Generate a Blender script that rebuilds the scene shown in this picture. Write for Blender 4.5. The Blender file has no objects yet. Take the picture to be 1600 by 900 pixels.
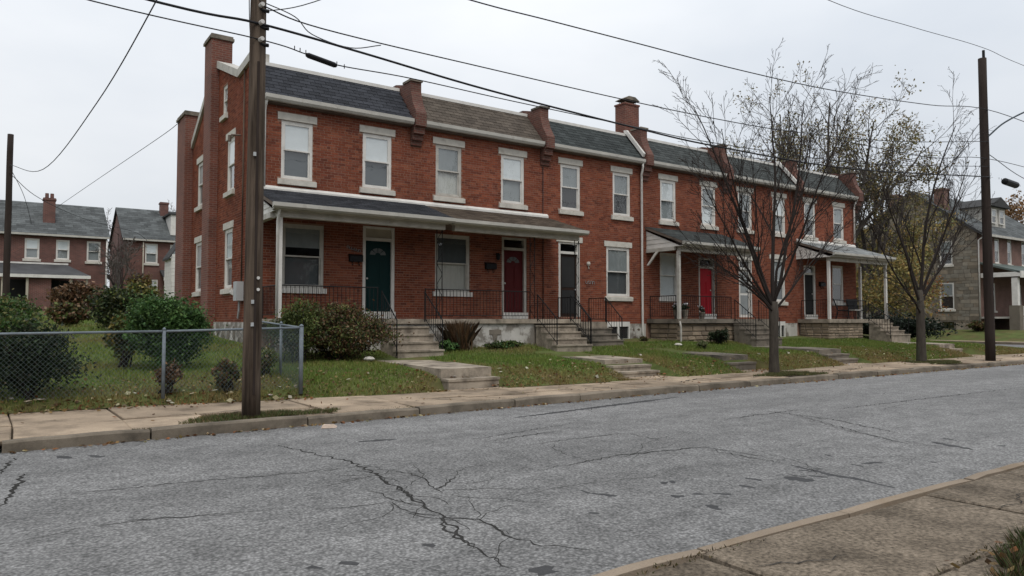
import bpy, math, random
import numpy as np
R = math.radians
rnd = random.Random(7)
sc = bpy.context.scene
COL = sc.collection

# ------------------------------------------------------------------ camera
cam = bpy.data.cameras.new('camera')
co = bpy.data.objects.new('camera', cam)
COL.objects.link(co)
cam.sensor_width = 36.0
cam.lens = 1149.0 / 1600 * 36
cam.clip_start = 0.05
cam.clip_end = 2000
co.location = (0, 0, 1.65)
co.rotation_euler = (R(90 + 2.484), 0, R(-35.164))
sc.camera = co

# ------------------------------------------------------------------ sky and light (overcast)
SUN_EL, SUN_AZ = 58, 202          # degrees; azimuth clockwise from +Y
w = bpy.data.worlds.new('World')
sc.world = w
w.use_nodes = True
nt = w.node_tree
nt.nodes.clear()
N = nt.nodes.new
out = N('ShaderNodeOutputWorld'); bg = N('ShaderNodeBackground')
sky = N('ShaderNodeTexSky'); sky.sky_type = 'NISHITA'; sky.sun_disc = False
sky.sun_elevation = R(SUN_EL); sky.sun_rotation = R(SUN_AZ)
tc = N('ShaderNodeTexCoord')
mp = N('ShaderNodeMapping'); mp.inputs['Scale'].default_value = (1.0, 1.0, 2.6)
no = N('ShaderNodeTexNoise'); no.inputs['Scale'].default_value = 1.7; no.inputs['Detail'].default_value = 5; no.inputs['Roughness'].default_value = .5
rp = N('ShaderNodeValToRGB')
rp.color_ramp.elements[0].position = .3; rp.color_ramp.elements[0].color = (6.5, 6.95, 7.55, 1)
rp.color_ramp.elements[1].position = .72; rp.color_ramp.elements[1].color = (8.7, 8.9, 9.15, 1)
sep = N('ShaderNodeSeparateXYZ')
ma = N('ShaderNodeMath'); ma.operation = 'MULTIPLY_ADD'; ma.inputs[1].default_value = .85; ma.inputs[2].default_value = .86; ma.use_clamp = False
mx0 = N('ShaderNodeMath'); mx0.operation = 'MAXIMUM'; mx0.inputs[1].default_value = 0
sclv = N('ShaderNodeVectorMath'); sclv.operation = 'SCALE'
mix = N('ShaderNodeMixRGB'); mix.inputs['Fac'].default_value = .93
L = nt.links.new
L(tc.outputs['Generated'], mp.inputs['Vector']); L(mp.outputs[0], no.inputs['Vector']); L(no.outputs['Fac'], rp.inputs['Fac'])
L(tc.outputs['Generated'], sep.inputs[0]); L(sep.outputs['Z'], mx0.inputs[0]); L(mx0.outputs[0], ma.inputs[0])
L(rp.outputs['Color'], sclv.inputs[0]); L(ma.outputs[0], sclv.inputs['Scale'])
L(sky.outputs[0], mix.inputs['Color1']); L(sclv.outputs[0], mix.inputs['Color2'])
L(mix.outputs[0], bg.inputs['Color']); bg.inputs['Strength'].default_value = .1
L(bg.outputs[0], out.inputs['Surface'])

sl = bpy.data.lights.new('sun', 'SUN'); sl.energy = 1.5; sl.angle = R(24); sl.color = (1, .96, .91)
so = bpy.data.objects.new('sun', sl); COL.objects.link(so)
so.rotation_euler = (R(90 - SUN_EL), 0, R(180 - SUN_AZ))
so.location = (0, -20, 40)
sc.view_settings.view_transform = 'Standard'
sc.view_settings.look = 'None'
sc.view_settings.gamma = 1
sc.view_settings.exposure = 0.03

# ------------------------------------------------------------------ materials
def nodes_of(name):
    m = bpy.data.materials.new(name); m.use_nodes = True
    t = m.node_tree; b = t.nodes['Principled BSDF']
    return m, t, b

def M(name, col, rough=.85, var=.2, scale=2.0, bump=0.0, bscale=60, tint=False, orand=0.0, spec=.14, metal=0.0,
      stain=None, sscale=1.2, slo=.5, shi=.65, stretch=(1, 1, 1), fine=0.0, fscale=90):
    """noise-varied base colour, optional per-face tint, per-object variation, second-colour patches and bump"""
    m, t, b = nodes_of(name)
    n, l = t.nodes.new, t.links.new
    geo = n('ShaderNodeNewGeometry')
    mpn = n('ShaderNodeMapping'); mpn.inputs['Scale'].default_value = stretch
    l(geo.outputs['Position'], mpn.inputs['Vector'])
    def noise(s, d=5, ro=.55):
        x = n('ShaderNodeTexNoise'); x.inputs['Scale'].default_value = s; x.inputs['Detail'].default_value = d
        x.inputs['Roughness'].default_value = ro
        l(mpn.outputs[0], x.inputs['Vector']); return x.outputs['Fac']
    def mr(src, a, b_, c, d_):
        x = n('ShaderNodeMapRange'); l(src, x.inputs[0])
        for i, q in enumerate((a, b_, c, d_)): x.inputs[i + 1].default_value = q
        return x.outputs[0]
    def mul(a, f):
        x = n('ShaderNodeVectorMath'); x.operation = 'SCALE'
        l(a, x.inputs[0]); l(f, x.inputs['Scale']); return x.outputs[0]
    if tint:
        at = n('ShaderNodeAttribute'); at.attribute_name = 'tint'
        c = at.outputs['Color']
        if col is not None:
            x = n('ShaderNodeMixRGB'); x.blend_type = 'MULTIPLY'; x.inputs['Fac'].default_value = 1
            l(c, x.inputs['Color1']); x.inputs['Color2'].default_value = (*col, 1); c = x.outputs[0]
    else:
        x = n('ShaderNodeRGB'); x.outputs[0].default_value = (*col, 1); c = x.outputs[0]
    if stain:
        x = n('ShaderNodeMixRGB'); l(mr(noise(sscale, 8, .65), slo, shi, 0, 1), x.inputs['Fac'])
        l(c, x.inputs['Color1']); x.inputs['Color2'].default_value = (*stain, 1); c = x.outputs[0]
    if var: c = mul(c, mr(noise(scale), .25, .75, 1 - var, 1 + var))
    if fine: c = mul(c, mr(noise(fscale, 3, .7), .3, .7, 1 - fine, 1 + fine))
    if orand:
        oi = n('ShaderNodeObjectInfo'); c = mul(c, mr(oi.outputs['Random'], 0, 1, 1 - orand, 1 + orand))
    l(c, b.inputs['Base Color'])
    b.inputs['Roughness'].default_value = rough; b.inputs['Metallic'].default_value = metal
    b.inputs['Specular IOR Level'].default_value = spec
    if bump:
        bp = n('ShaderNodeBump'); bp.inputs['Strength'].default_value = bump; bp.inputs['Distance'].default_value = .02
        l(noise(bscale, 6, .6), bp.inputs['Height']); l(bp.outputs[0], b.inputs['Normal'])
    return m

def leafmat(name):
    m, t, b = nodes_of(name)
    n, l = t.nodes.new, t.links.new
    at = n('ShaderNodeAttribute'); at.attribute_name = 'tint'
    l(at.outputs['Color'], b.inputs['Base Color']); b.inputs['Roughness'].default_value = .6; b.inputs['Specular IOR Level'].default_value = .25
    tr = n('ShaderNodeBsdfTranslucent'); l(at.outputs['Color'], tr.inputs['Color'])
    mxs = n('ShaderNodeMixShader'); mxs.inputs[0].default_value = .25
    l(b.outputs[0], mxs.inputs[1]); l(tr.outputs[0], mxs.inputs[2])
    l(mxs.outputs[0], t.nodes['Material Output'].inputs['Surface'])
    return m

def brickmat(name, c1, c2, mort, bw=.213, rh=.0733):
    m, t, b = nodes_of(name)
    n, l = t.nodes.new, t.links.new
    geo = n('ShaderNodeNewGeometry'); s = n('ShaderNodeSeparateXYZ'); l(geo.outputs['Position'], s.inputs[0])
    ad = n('ShaderNodeMath'); l(s.outputs['X'], ad.inputs[0]); l(s.outputs['Y'], ad.inputs[1])
    cb = n('ShaderNodeCombineXYZ'); l(ad.outputs[0], cb.inputs['X']); l(s.outputs['Z'], cb.inputs['Y'])
    br = n('ShaderNodeTexBrick'); l(cb.outputs[0], br.inputs['Vector'])
    br.inputs['Color1'].default_value = (*c1, 1); br.inputs['Color2'].default_value = (*c2, 1); br.inputs['Mortar'].default_value = (*mort, 1)
    br.inputs['Scale'].default_value = 1; br.inputs['Brick Width'].default_value = bw; br.inputs['Row Height'].default_value = rh
    br.inputs['Mortar Size'].default_value = .011; br.inputs['Mortar Smooth'].default_value = .2
    no = n('ShaderNodeTexNoise'); no.inputs['Scale'].default_value = 1.3; no.inputs['Detail'].default_value = 6; l(geo.outputs['Position'], no.inputs['Vector'])
    r_ = n('ShaderNodeMapRange'); l(no.outputs['Fac'], r_.inputs[0])
    for i, q in enumerate((.25, .75, .72, 1.25)): r_.inputs[i + 1].default_value = q
    v = n('ShaderNodeVectorMath'); v.operation = 'SCALE'; l(br.outputs['Color'], v.inputs[0]); l(r_.outputs[0], v.inputs['Scale'])
    l(v.outputs[0], b.inputs['Base Color']); b.inputs['Roughness'].default_value = .9
    bp = n('ShaderNodeBump'); bp.inputs['Strength'].default_value = .5; bp.inputs['Distance'].default_value = .008; bp.invert = True
    l(br.outputs['Fac'], bp.inputs['Height']); l(bp.outputs[0], b.inputs['Normal'])
    return m

def glassmat(name, tintc=(.96, .98, .98)):
    m, t, b = nodes_of(name)
    n, l = t.nodes.new, t.links.new
    t.nodes.remove(b)
    fr = n('ShaderNodeLayerWeight'); fr.inputs['Blend'].default_value = .5
    tr = n('ShaderNodeBsdfTransparent'); tr.inputs['Color'].default_value = (*tintc, 1)
    gl = n('ShaderNodeBsdfGlossy'); gl.inputs['Roughness'].default_value = .03
    no = n('ShaderNodeTexNoise'); no.inputs['Scale'].default_value = 2.5
    geo = n('ShaderNodeNewGeometry'); l(geo.outputs['Position'], no.inputs['Vector'])
    bp = n('ShaderNodeBump'); bp.inputs['Strength'].default_value = .12; bp.inputs['Distance'].default_value = .03
    l(no.outputs['Fac'], bp.inputs['Height']); l(bp.outputs[0], gl.inputs['Normal']); l(bp.outputs[0], fr.inputs['Normal'])
    pw = n('ShaderNodeMath'); pw.operation = 'POWER'; pw.inputs[1].default_value = 4; l(fr.outputs['Facing'], pw.inputs[0])
    ad = n('ShaderNodeMath'); ad.operation = 'MULTIPLY_ADD'; ad.inputs[1].default_value = .88; ad.inputs[2].default_value = .11; l(pw.outputs[0], ad.inputs[0])
    mxs = n('ShaderNodeMixShader'); l(ad.outputs[0], mxs.inputs[0]); l(tr.outputs[0], mxs.inputs[1]); l(gl.outputs[0], mxs.inputs[2])
    l(mxs.outputs[0], t.nodes['Material Output'].inputs['Surface'])
    return m

MT = dict(
    mortar=M('mortar', (.27, .165, .12), .95, .2, 1.5, .3, 120),
    brick=M('brick', None, .95, .22, .8, .2, 150, tint=True, fine=.1, fscale=60, spec=.08, stretch=(1, 1, .4), stain=(.085, .034, .024), sscale=1.1, slo=.56, shi=.95),
    bricktex=brickmat('brick_masonry', (.165, .050, .031), (.115, .035, .023), (.165, .10, .075)),
    brickpier=brickmat('sooty_brick_masonry', (.125, .042, .028), (.085, .029, .021), (.12, .08, .06)),
    bricktex_far=brickmat('dull_brick_masonry', (.145, .055, .042), (.10, .04, .032), (.15, .10, .085)),
    brick_end=brickmat('brown_brick_masonry', (.16, .075, .055), (.12, .055, .04), (.17, .12, .1)),
    white=M('white_paint', (.60, .58, .54), .55, .12, 3, .08, 60, stain=(.42, .39, .34), sscale=2.3, slo=.56, shi=.8),
    trim=M('weathered_trim_paint', (.43, .41, .37), .6, .18, 4, .1, 60, stain=(.3, .27, .22), sscale=3, slo=.52, shi=.75),
    lintel=M('lintel_stone', (.50, .475, .42), .8, .15, 5, .15, 80, stain=(.34, .3, .25), sscale=4, slo=.55, shi=.75),
    gutter=M('gutter_paint', (.42, .405, .365), .5, .15, 2, stain=(.25, .23, .2), sscale=3.5, slo=.55, shi=.8),
    beige=M('beige_paint', (.36, .325, .26), .6, .12, 3),
    soffit=M('soffit_boards', (.14, .11, .09), .8, .2, 3),
    shingle_dark=M('dark_shingles', (.034, .036, .042), .9, .2, 2, .4, 140, orand=.28, tint=False),
    shingle_brown=M('brown_shingles', (.085, .070, .056), .9, .2, 2, .4, 140, orand=.22),
    shingle_grey=M('grey_green_shingles', (.042, .048, .047), .9, .2, 2, .4, 140, orand=.25),
    rowdark=M('dark_shingle_rows', (.036, .038, .043), .9, .25, 1.5, .4, 120, tint=True),
    rowbrown=M('brown_shingle_rows', (.085, .066, .05), .9, .25, 1.5, .4, 120, tint=True),
    rowgrey=M('grey_shingle_rows', (.05, .055, .053), .9, .25, 1.5, .4, 120, tint=True),
    rowlight=M('light_metal_roof', (.24, .25, .245), .6, .25, 1.5, .2, 120, tint=True),
    slate=M('far_slate', (.082, .088, .088), .85, .3, 1.2, .3, 60, tint=True, fine=.15, fscale=12),
    tar=M('roof_tar', (.05, .05, .05), .9),
    door_green=M('green_door_paint', (.002, .021, .021), .55, .1, spec=.15),
    door_maroon=M('maroon_door_paint', (.075, .008, .009), .6, .1, spec=.15),
    door_red=M('bright_red_door_paint', (.36, .008, .018), .6, .1, spec=.15),
    door_dark=M('dark_door', (.030, .016, .011), .6, .1, spec=.15),
    door_black=M('black_door', (.010, .010, .010), .6, .1, spec=.15),
    iron=M('black_iron', (.009, .009, .009), .6, .3, 20, spec=.2),
    conc=M('concrete', (.34, .29, .23), .95, .25, 1.6, .4, 70, stain=(.12, .10, .078), sscale=2.2, slo=.44, shi=.68, fine=.15),
    concdark=M('damp_concrete', (.18, .155, .125), .95, .25, 1.6, .35, 70, stain=(.06, .057, .047), sscale=2.5, slo=.48, shi=.7, fine=.1),
    plaster=M('patchy_plaster', (.47, .45, .41), .95, .15, 3, .3, 40, stain=(.20, .18, .155), sscale=1.6, slo=.47, shi=.56),
    slab=M('paving_concrete', (.31, .242, .175), .95, .28, 1.0, .35, 90, orand=.2, stain=(.13, .102, .075), sscale=1.3, slo=.47, shi=.7, fine=.16, fscale=45),
    slabnear=M('near_paving_concrete', (.17, .138, .104), .95, .2, 1.2, .5, 110, orand=.22, stain=(.075, .06, .044), sscale=1.6, slo=.42, shi=.68, fine=.62, fscale=30),
    kerb=M('kerb_stone', (.185, .155, .12), .92, .22, 1.4, .4, 80, orand=.15, stain=(.075, .064, .05), sscale=1.8, slo=.44, shi=.7, fine=.15),
    kerbnear=M('near_kerb_stone', (.25, .20, .15), .92, .15, 1.6, .4, 80, orand=.1, stain=(.2, .15, .1), sscale=2.2, slo=.5, shi=.72, fine=.15),
    soil=M('soil', (.055, .042, .028), .95, .3, 4, .5, 40),
    crack=M('crack_filler', (.04, .039, .037), 1, .3, 6, spec=0),
    stain=M('damp_asphalt', (.055, .055, .056), .8, .25, 6, .3, 120, fine=.2),
    lawn=M('lawn_earth', (.085, .105, .032), .95, .3, 1.4, .4, 60, stain=(.10, .075, .035), sscale=.9, slo=.46, shi=.66),
    pole=M('weathered_pole_wood', (.095, .072, .054), .95, .45, 14, .6, 30, stretch=(1, 1, .06), stain=(.028, .019, .014), sscale=8, slo=.44, shi=.66, fine=.2, fscale=40),
    poledark=M('dark_pole_wood', (.035, .026, .022), .9, .3, 9, .4, 30, stretch=(1, 1, .08)),
    bark=M('grey_bark', (.058, .049, .040), .95, .3, 12, .8, 30, stretch=(1, 1, .3), stain=(.05, .06, .035), sscale=3, slo=.55, shi=.75),
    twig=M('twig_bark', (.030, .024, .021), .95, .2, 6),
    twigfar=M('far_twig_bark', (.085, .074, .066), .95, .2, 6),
    leaf=leafmat('leaves'),
    galv=M('galvanised_steel', (.155, .18, .20), .6, .2, 8),
    wire=M('fence_wire', (.11, .14, .14), .6, .1, 8, metal=.3),
    cable=M('black_cable', (.018, .018, .02), .6, .1),
    porcelain=M('porcelain', (.55, .53, .5), .3, .1),
    meter=M('grey_painted_metal', (.40, .41, .41), .5, .1),
    glass=glassmat('window_glass'),
    blind=M('white_blind', (.66, .68, .68), .8, .05, 3),
    shade=M('grey_shade', (.24, .255, .255), .9, .12, 2),
    screen=M('insect_screen', (.085, .094, .098), .8, .12, 3),
    darkroom=M('dark_room', (.03, .03, .03), .95, .1),
    curtain=M('pale_curtain', (.47, .46, .42), .9, .15, 5, stretch=(6, 6, .3)),
    stone=M('porch_stone', (.255, .20, .145), .93, .25, 2.5, .6, 40, orand=.25, fine=.15),
    stonehouse=M('grey_house_stone', (.19, .165, .13), .93, .25, 2.0, .5, 30, tint=True, fine=.12),
    stonemortar=M('stone_mortar', (.15, .13, .105), .95, .2),
    black=M('black_plastic', (.012, .012, .013), .45, .1),
    fanglass=M('dim_fanlight', (.11, .12, .12), .4, .2, 9),
    paper=M('paper_scrap', (.45, .36, .29), .8, .2, 20),
)

def asphalt():
    m, t, b = nodes_of('worn_asphalt')
    n, l = t.nodes.new, t.links.new
    geo = n('ShaderNodeNewGeometry')
    def noise(s, d, ro=.6, st=None):
        x = n('ShaderNodeTexNoise'); x.inputs['Scale'].default_value = s; x.inputs['Detail'].default_value = d; x.inputs['Roughness'].default_value = ro
        src = geo.outputs['Position']
        if st:
            mp_ = n('ShaderNodeMapping'); mp_.inputs['Scale'].default_value = st; l(src, mp_.inputs['Vector']); src = mp_.outputs[0]
        l(src, x.inputs['Vector']); return x.outputs['Fac']
    def mr(src, *a):
        x = n('ShaderNodeMapRange'); l(src, x.inputs[0])
        for i, q in enumerate(a): x.inputs[i + 1].default_value = q
        return x.outputs[0]
    def mm(a, b_):
        x = n('ShaderNodeMath'); x.operation = 'MULTIPLY'; l(a, x.inputs[0]); l(b_, x.inputs[1]); return x.outputs[0]
    big = mr(noise(.55, 6, .62, (.22, 1, 1)), .3, .7, .76, 1.22)
    mid = mr(noise(2.6, 8, .75), .3, .7, .68, 1.3)
    fin = mr(noise(22, 5, .8), .3, .7, .45, 1.55)
    vo = n('ShaderNodeTexVoronoi'); vo.inputs['Scale'].default_value = 40; l(geo.outputs['Position'], vo.inputs['Vector'])
    peb = mr(vo.outputs['Distance'], 0, .75, 1.42, .55)
    lane = mr(noise(1.0, 2, .5, (.02, .75, 1)), .3, .7, .88, 1.12)
    v = mm(mm(mm(big, mid), lane), mm(fin, peb))
    c = n('ShaderNodeVectorMath'); c.operation = 'SCALE'
    c.inputs[0].default_value = (.210, .207, .202); l(v, c.inputs['Scale'])
    l(c.outputs[0], b.inputs['Base Color']); b.inputs['Roughness'].default_value = .82; b.inputs['Specular IOR Level'].default_value = .3
    bp = n('ShaderNodeBump'); bp.inputs['Strength'].default_value = .7; bp.inputs['Distance'].default_value = .012
    l(fin, bp.inputs['Height']); l(bp.outputs[0], b.inputs['Normal'])
    return m
MT['asphalt'] = asphalt()

# ------------------------------------------------------------------ mesh helpers
W = {}                                   # world position of every parent
def wpos(p): return W.get(p.name, (0, 0, 0)) if p is not None else (0, 0, 0)

def tag(o, label=None, cat=None, group=None, kind=None):
    if label: o['label'] = label
    if cat: o['category'] = cat
    if group: o['group'] = group
    if kind: o['kind'] = kind
    return o

def thing(name, loc, label, cat, group=None):
    o = bpy.data.objects.new(name, None); COL.objects.link(o)
    o.location = loc; o.empty_display_size = .2; W[o.name] = tuple(loc)
    return tag(o, label, cat, group)

class MB:
    def __init__(s): s.v = []; s.f = []; s.t = []
    def add(s, vs, fs, tint=None):
        b = len(s.v); s.v += vs
        for f in fs: s.f.append(tuple(b + i for i in f)); s.t.append(tint or (1, 1, 1))
    def box(s, x0, x1, y0, y1, z0, z1, tint=None, F=None):
        p = [(x0, y0, z0), (x1, y0, z0), (x1, y1, z0), (x0, y1, z0), (x0, y0, z1), (x1, y0, z1), (x1, y1, z1), (x0, y1, z1)]
        if F: p = [F(*q) for q in p]
        s.add(p, [(0, 3, 2, 1), (4, 5, 6, 7), (0, 1, 5, 4), (1, 2, 6, 5), (2, 3, 7, 6), (3, 0, 4, 7)], tint)
    def prism(s, poly, a0, a1, place, tint=None):
        """extrude a 2-D polygon from a0 to a1; place(p, q, a) gives the world point"""
        n = len(poly)
        s.add([place(p, q, a0) for p, q in poly] + [place(p, q, a1) for p, q in poly],
              [tuple(range(n - 1, -1, -1)), tuple(range(n, 2 * n))] + [(i, (i + 1) % n, n + (i + 1) % n, n + i) for i in range(n)], tint)
    def tube(s, pts, rad, n=6, cap=True, tint=None):
        k = len(pts); rad = rad if hasattr(rad, '__len__') else [rad] * k
        vs = []
        up = None
        for i in range(k):
            a = pts[max(i - 1, 0)]; b = pts[min(i + 1, k - 1)]
            d = np.array(b, float) - np.array(a, float); L_ = np.linalg.norm(d); d = d / L_ if L_ else np.array((0, 0, 1.))
            if up is None:
                up = np.array((0, 0, 1.)) if abs(d[2]) < .9 else np.array((1., 0, 0))
            e = np.cross(d, up); e /= np.linalg.norm(e) + 1e-9; g = np.cross(e, d); up = g
            for j in range(n):
                an = 2 * math.pi * j / n
                q = np.array(pts[i]) + rad[i] * (math.cos(an) * e + math.sin(an) * g)
                vs.append(tuple(q))
        fs = [(i * n + j, i * n + (j + 1) % n, (i + 1) * n + (j + 1) % n, (i + 1) * n + j) for i in range(k - 1) for j in range(n)]
        if cap: fs += [tuple(range(n - 1, -1, -1)), tuple(range((k - 1) * n, k * n))]
        s.add(vs, fs, tint)
    def lathe(s, c, prof, n=12, tint=None):
        vs = [(c[0] + r * math.cos(2 * math.pi * j / n), c[1] + r * math.sin(2 * math.pi * j / n), c[2] + z) for r, z in prof for j in range(n)]
        k = len(prof)
        s.add(vs, [(i * n + j, i * n + (j + 1) % n, (i + 1) * n + (j + 1) % n, (i + 1) * n + j) for i in range(k - 1) for j in range(n)] +
              [tuple(range(n - 1, -1, -1)), tuple(range((k - 1) * n, k * n))], tint)
    def mesh(s, name, mat, off=(0, 0, 0), tinted=False, smooth=False):
        me = bpy.data.meshes.new(name)
        me.from_pydata([(a - off[0], b - off[1], c - off[2]) for a, b, c in s.v], [], s.f)
        me.materials.append(MT[mat] if isinstance(mat, str) else mat)
        if tinted:
            at = me.attributes.new('tint', 'FLOAT_COLOR', 'FACE')
            at.data.foreach_set('color', np.array([(*t, 1) for t in s.t], np.float32).ravel())
        if smooth: me.polygons.foreach_set('use_smooth', [True] * len(me.polygons))
        me.update()
        return me
    def build(s, name, mat, parent=None, tinted=False, smooth=False, kind=None, at=None):
        off = at if at is not None else wpos(parent)
        me = s.mesh(name, mat, off, tinted, smooth)
        o = bpy.data.objects.new(name, me); COL.objects.link(o)
        if parent is not None: o.parent = parent
        if at is not None:
            pw = wpos(parent); o.location = (at[0] - pw[0], at[1] - pw[1], at[2] - pw[2])
        W[o.name] = tuple(off)
        if kind: o['kind'] = kind
        return o

def inst(name, me, parent, pos, rot=(0, 0, 0), scale=(1, 1, 1)):
    o = bpy.data.objects.new(name, me); COL.objects.link(o); pw = wpos(parent)
    o.parent = parent; o.location = (pos[0] - pw[0], pos[1] - pw[1], pos[2] - pw[2]); o.rotation_euler = rot; o.scale = scale
    W[o.name] = tuple(pos)
    return o

def np_mesh(name, V, F, tint, mat, parent=None):
    """V (n,3), F (m,k) arrays, tint (m,3)"""
    V = np.asarray(V, np.float32) - np.array(wpos(parent), np.float32)
    me = bpy.data.meshes.new(name); m_, k = F.shape
    me.vertices.add(len(V)); me.vertices.foreach_set('co', V.ravel())
    me.loops.add(m_ * k); me.loops.foreach_set('vertex_index', F.ravel().astype(np.int32))
    me.polygons.add(m_); me.polygons.foreach_set('loop_start', np.arange(0, m_ * k, k, dtype=np.int32))
    me.polygons.foreach_set('loop_total', np.full(m_, k, np.int32))
    me.update(calc_edges=True)
    at = me.attributes.new('tint', 'FLOAT_COLOR', 'FACE')
    at.data.foreach_set('color', np.hstack([tint, np.ones((m_, 1))]).astype(np.float32).ravel())
    me.materials.append(MT[mat]); me.validate()
    o = bpy.data.objects.new(name, me); COL.objects.link(o)
    if parent is not None: o.parent = parent
    W[o.name] = wpos(parent)
    return o

def lerp(t, pts):
    if t <= pts[0][0]: return pts[0][1]
    for (a, b), (c, d) in zip(pts, pts[1:]):
        if t <= c: return b + (d - b) * (t - a) / (c - a)
    return pts[-1][1]
def sstep(a, b, x):
    t = min(1, max(0, (x - a) / (b - a))); return t * t * (3 - 2 * t)

# ------------------------------------------------------------------ ground
KERB = [(-14, 11.12), (0, 11.17), (5.5, 11.36), (11.6, 11.58), (20, 11.6), (42, 11.5)]
BACK = [(-14, 14.5), (1, 14.35), (3, 14.1), (6.4, 13.6), (12, 13.28), (20, 13.4), (28, 13.75), (42, 13.9)]
def kerbY(x): return lerp(x, KERB)
def backY(x): return lerp(x, BACK)
STEPS = [(8.0, 9.32, 14.05), (13.35, 14.75, 14.65), (17.9, 19.1, 14.45), (23.4, 24.75, 14.75), (33.2, 34.6, 15.3)]   # garden steps: x range, front edge of landing
def gz(x, y):
    """height of the lawns"""
    for a, c, yf in STEPS:
        if a - .42 < x < c + .12 and y < yf - .1: return .10
    b = backY(x); t = y - b
    z = lerp(t, [(0, .15), (.25, .25), (.6, .36), (1.1, .46), (2, .535), (4, .63), (5.3, .82), (7.5, 1.0), (44, 2.3), (60, 2.4)])
    f = 1 - sstep(36, 43.5, x)
    z = .13 + (z - .13) * f
    if x > 56: z = .13 + .75 * sstep(57.5, 63, x)
    z += .02 * math.sin(x * 1.7 + y * .9) * min(1, max(0, t))
    return z

def grid(name, xs, ys, zf, mat, kind='structure'):
    m = MB(); nx = len(xs)
    m.v = [(x, y, zf(x, y)) for y in ys for x in xs]
    m.f = [(j * nx + i, j * nx + i + 1, (j + 1) * nx + i + 1, (j + 1) * nx + i) for j in range(len(ys) - 1) for i in range(nx - 1)]
    m.t = [(1, 1, 1)] * len(m.f)
    return m.build(name, mat, kind=kind, smooth=True)

g = MB(); g.add([(-600, -600, -.06), (700, -600, -.06), (700, 900, -.06), (-600, 900, -.06)], [(0, 1, 2, 3)])
g.build('ground', 'lawn', kind='structure')
road = grid('road', [-60, -20, 0, 4, 8, 12, 20, 30, 45, 70, 120], [3.35, 4.5, 6, 7.5, 9, 10.5, 11.75],
            lambda x, y: -.004 + .0 * y, 'asphalt')
g = MB(); g.add([(43.9, 11.6, -.009), (56, 11.6, -.009), (56, 140, -.009), (43.9, 140, -.009)], [(0, 1, 2, 3)])
g.build('side_street', 'asphalt', kind='structure')
g = MB(); g.add([(-60, -12, -.03), (120, -12, -.03), (120, 3.5, -.03), (-60, 3.5, -.03)], [(0, 1, 2, 3)])
g.build('verge', 'soil', kind='structure')

ys = list(np.concatenate([[0], [.12, .25, .4, .6, .85, 1.1, 1.35, 1.6, 1.85, 2.1, 2.5, 3, 4, 4.7, 5.3, 6.5, 8, 11, 15, 20, 28, 36, 44, 60, 90]]))
xs = sorted([-60, -40, -25, -14] + list(np.arange(-13, 44.1, .75)) + [44] + [q for a, c, _ in STEPS for q in (a - .75, a - .40, a - .05, c + .11, c + .3)])
m = MB()
for t in ys:
    for x in xs:
        y = backY(x) + t
        z = gz(x, y)
        if x >= 43.9: z = -.02
        m.v.append((x, y, z))
n_ = len(xs)
m.f = [(j * n_ + i, j * n_ + i + 1, (j + 1) * n_ + i + 1, (j + 1) * n_ + i) for j in range(len(ys) - 1) for i in range(n_ - 1)]
m.t = [(1, 1, 1)] * len(m.f)
m.build('lawn', 'lawn', kind='structure', smooth=True)
grid('far_lawn', [56.1, 58, 59, 60, 61.5, 63, 70, 90, 140], [11.6, 13, 16, 20, 24, 28, 34, 44, 60, 100],
     lambda x, y: .13 + .75 * sstep(57.5, 63, x) if y > 11.7 else .1, 'lawn')
m = MB(); m.box(55.9, 56.1, 11.6, 90, -.01, .15); m.box(43.8, 43.95, 14.5, 90, -.01, .13)
m.build('side_street_kerb', 'kerb', kind='structure')
m = MB(); m.box(56.1, 57.6, 11.7, 90, .0, .152); m.build('side_street_sidewalk', 'slab', kind='structure')

# far sidewalk: bed, slabs and kerb stones one by one
m = MB()
xs = list(np.arange(-14, 43.6, 1.2))
for x0, x1 in zip(xs, xs[1:]):
    m.add([(x0, kerbY(x0) + .05, .085), (x1, kerbY(x1) + .05, .085), (x1, backY(x1) + .1, .085), (x0, backY(x0) + .1, .085)], [(0, 1, 2, 3)])
walk = m.build('sidewalk', 'soil', kind='structure')

def slab_obj(name, corners, z, th, parent, mat, tilt=(0, 0), drop=.012):
    """one paving slab: top slightly chamfered, corners a world quad"""
    c = np.array(corners, float); ce = c.mean(0)
    inn = ce + (c - ce) * (1 - .018 / max(.3, np.abs(c - ce).max()))
    def zz(p): return z + tilt[0] * (p[0] - ce[0]) + tilt[1] * (p[1] - ce[1])
    mb = MB()
    mb.add([(p[0], p[1], zz(p) - th) for p in c] + [(p[0], p[1], zz(p) - drop) for p in c] + [(p[0], p[1], zz(p)) for p in inn],
           [(0, 3, 2, 1), (8, 9, 10, 11)] + [(i, (i + 1) % 4, 4 + (i + 1) % 4, 4 + i) for i in range(4)] +
           [(4 + i, 4 + (i + 1) % 4, 8 + (i + 1) % 4, 8 + i) for i in range(4)])
    return mb.build(name, mat, parent, at=(ce[0], ce[1], z))

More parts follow.
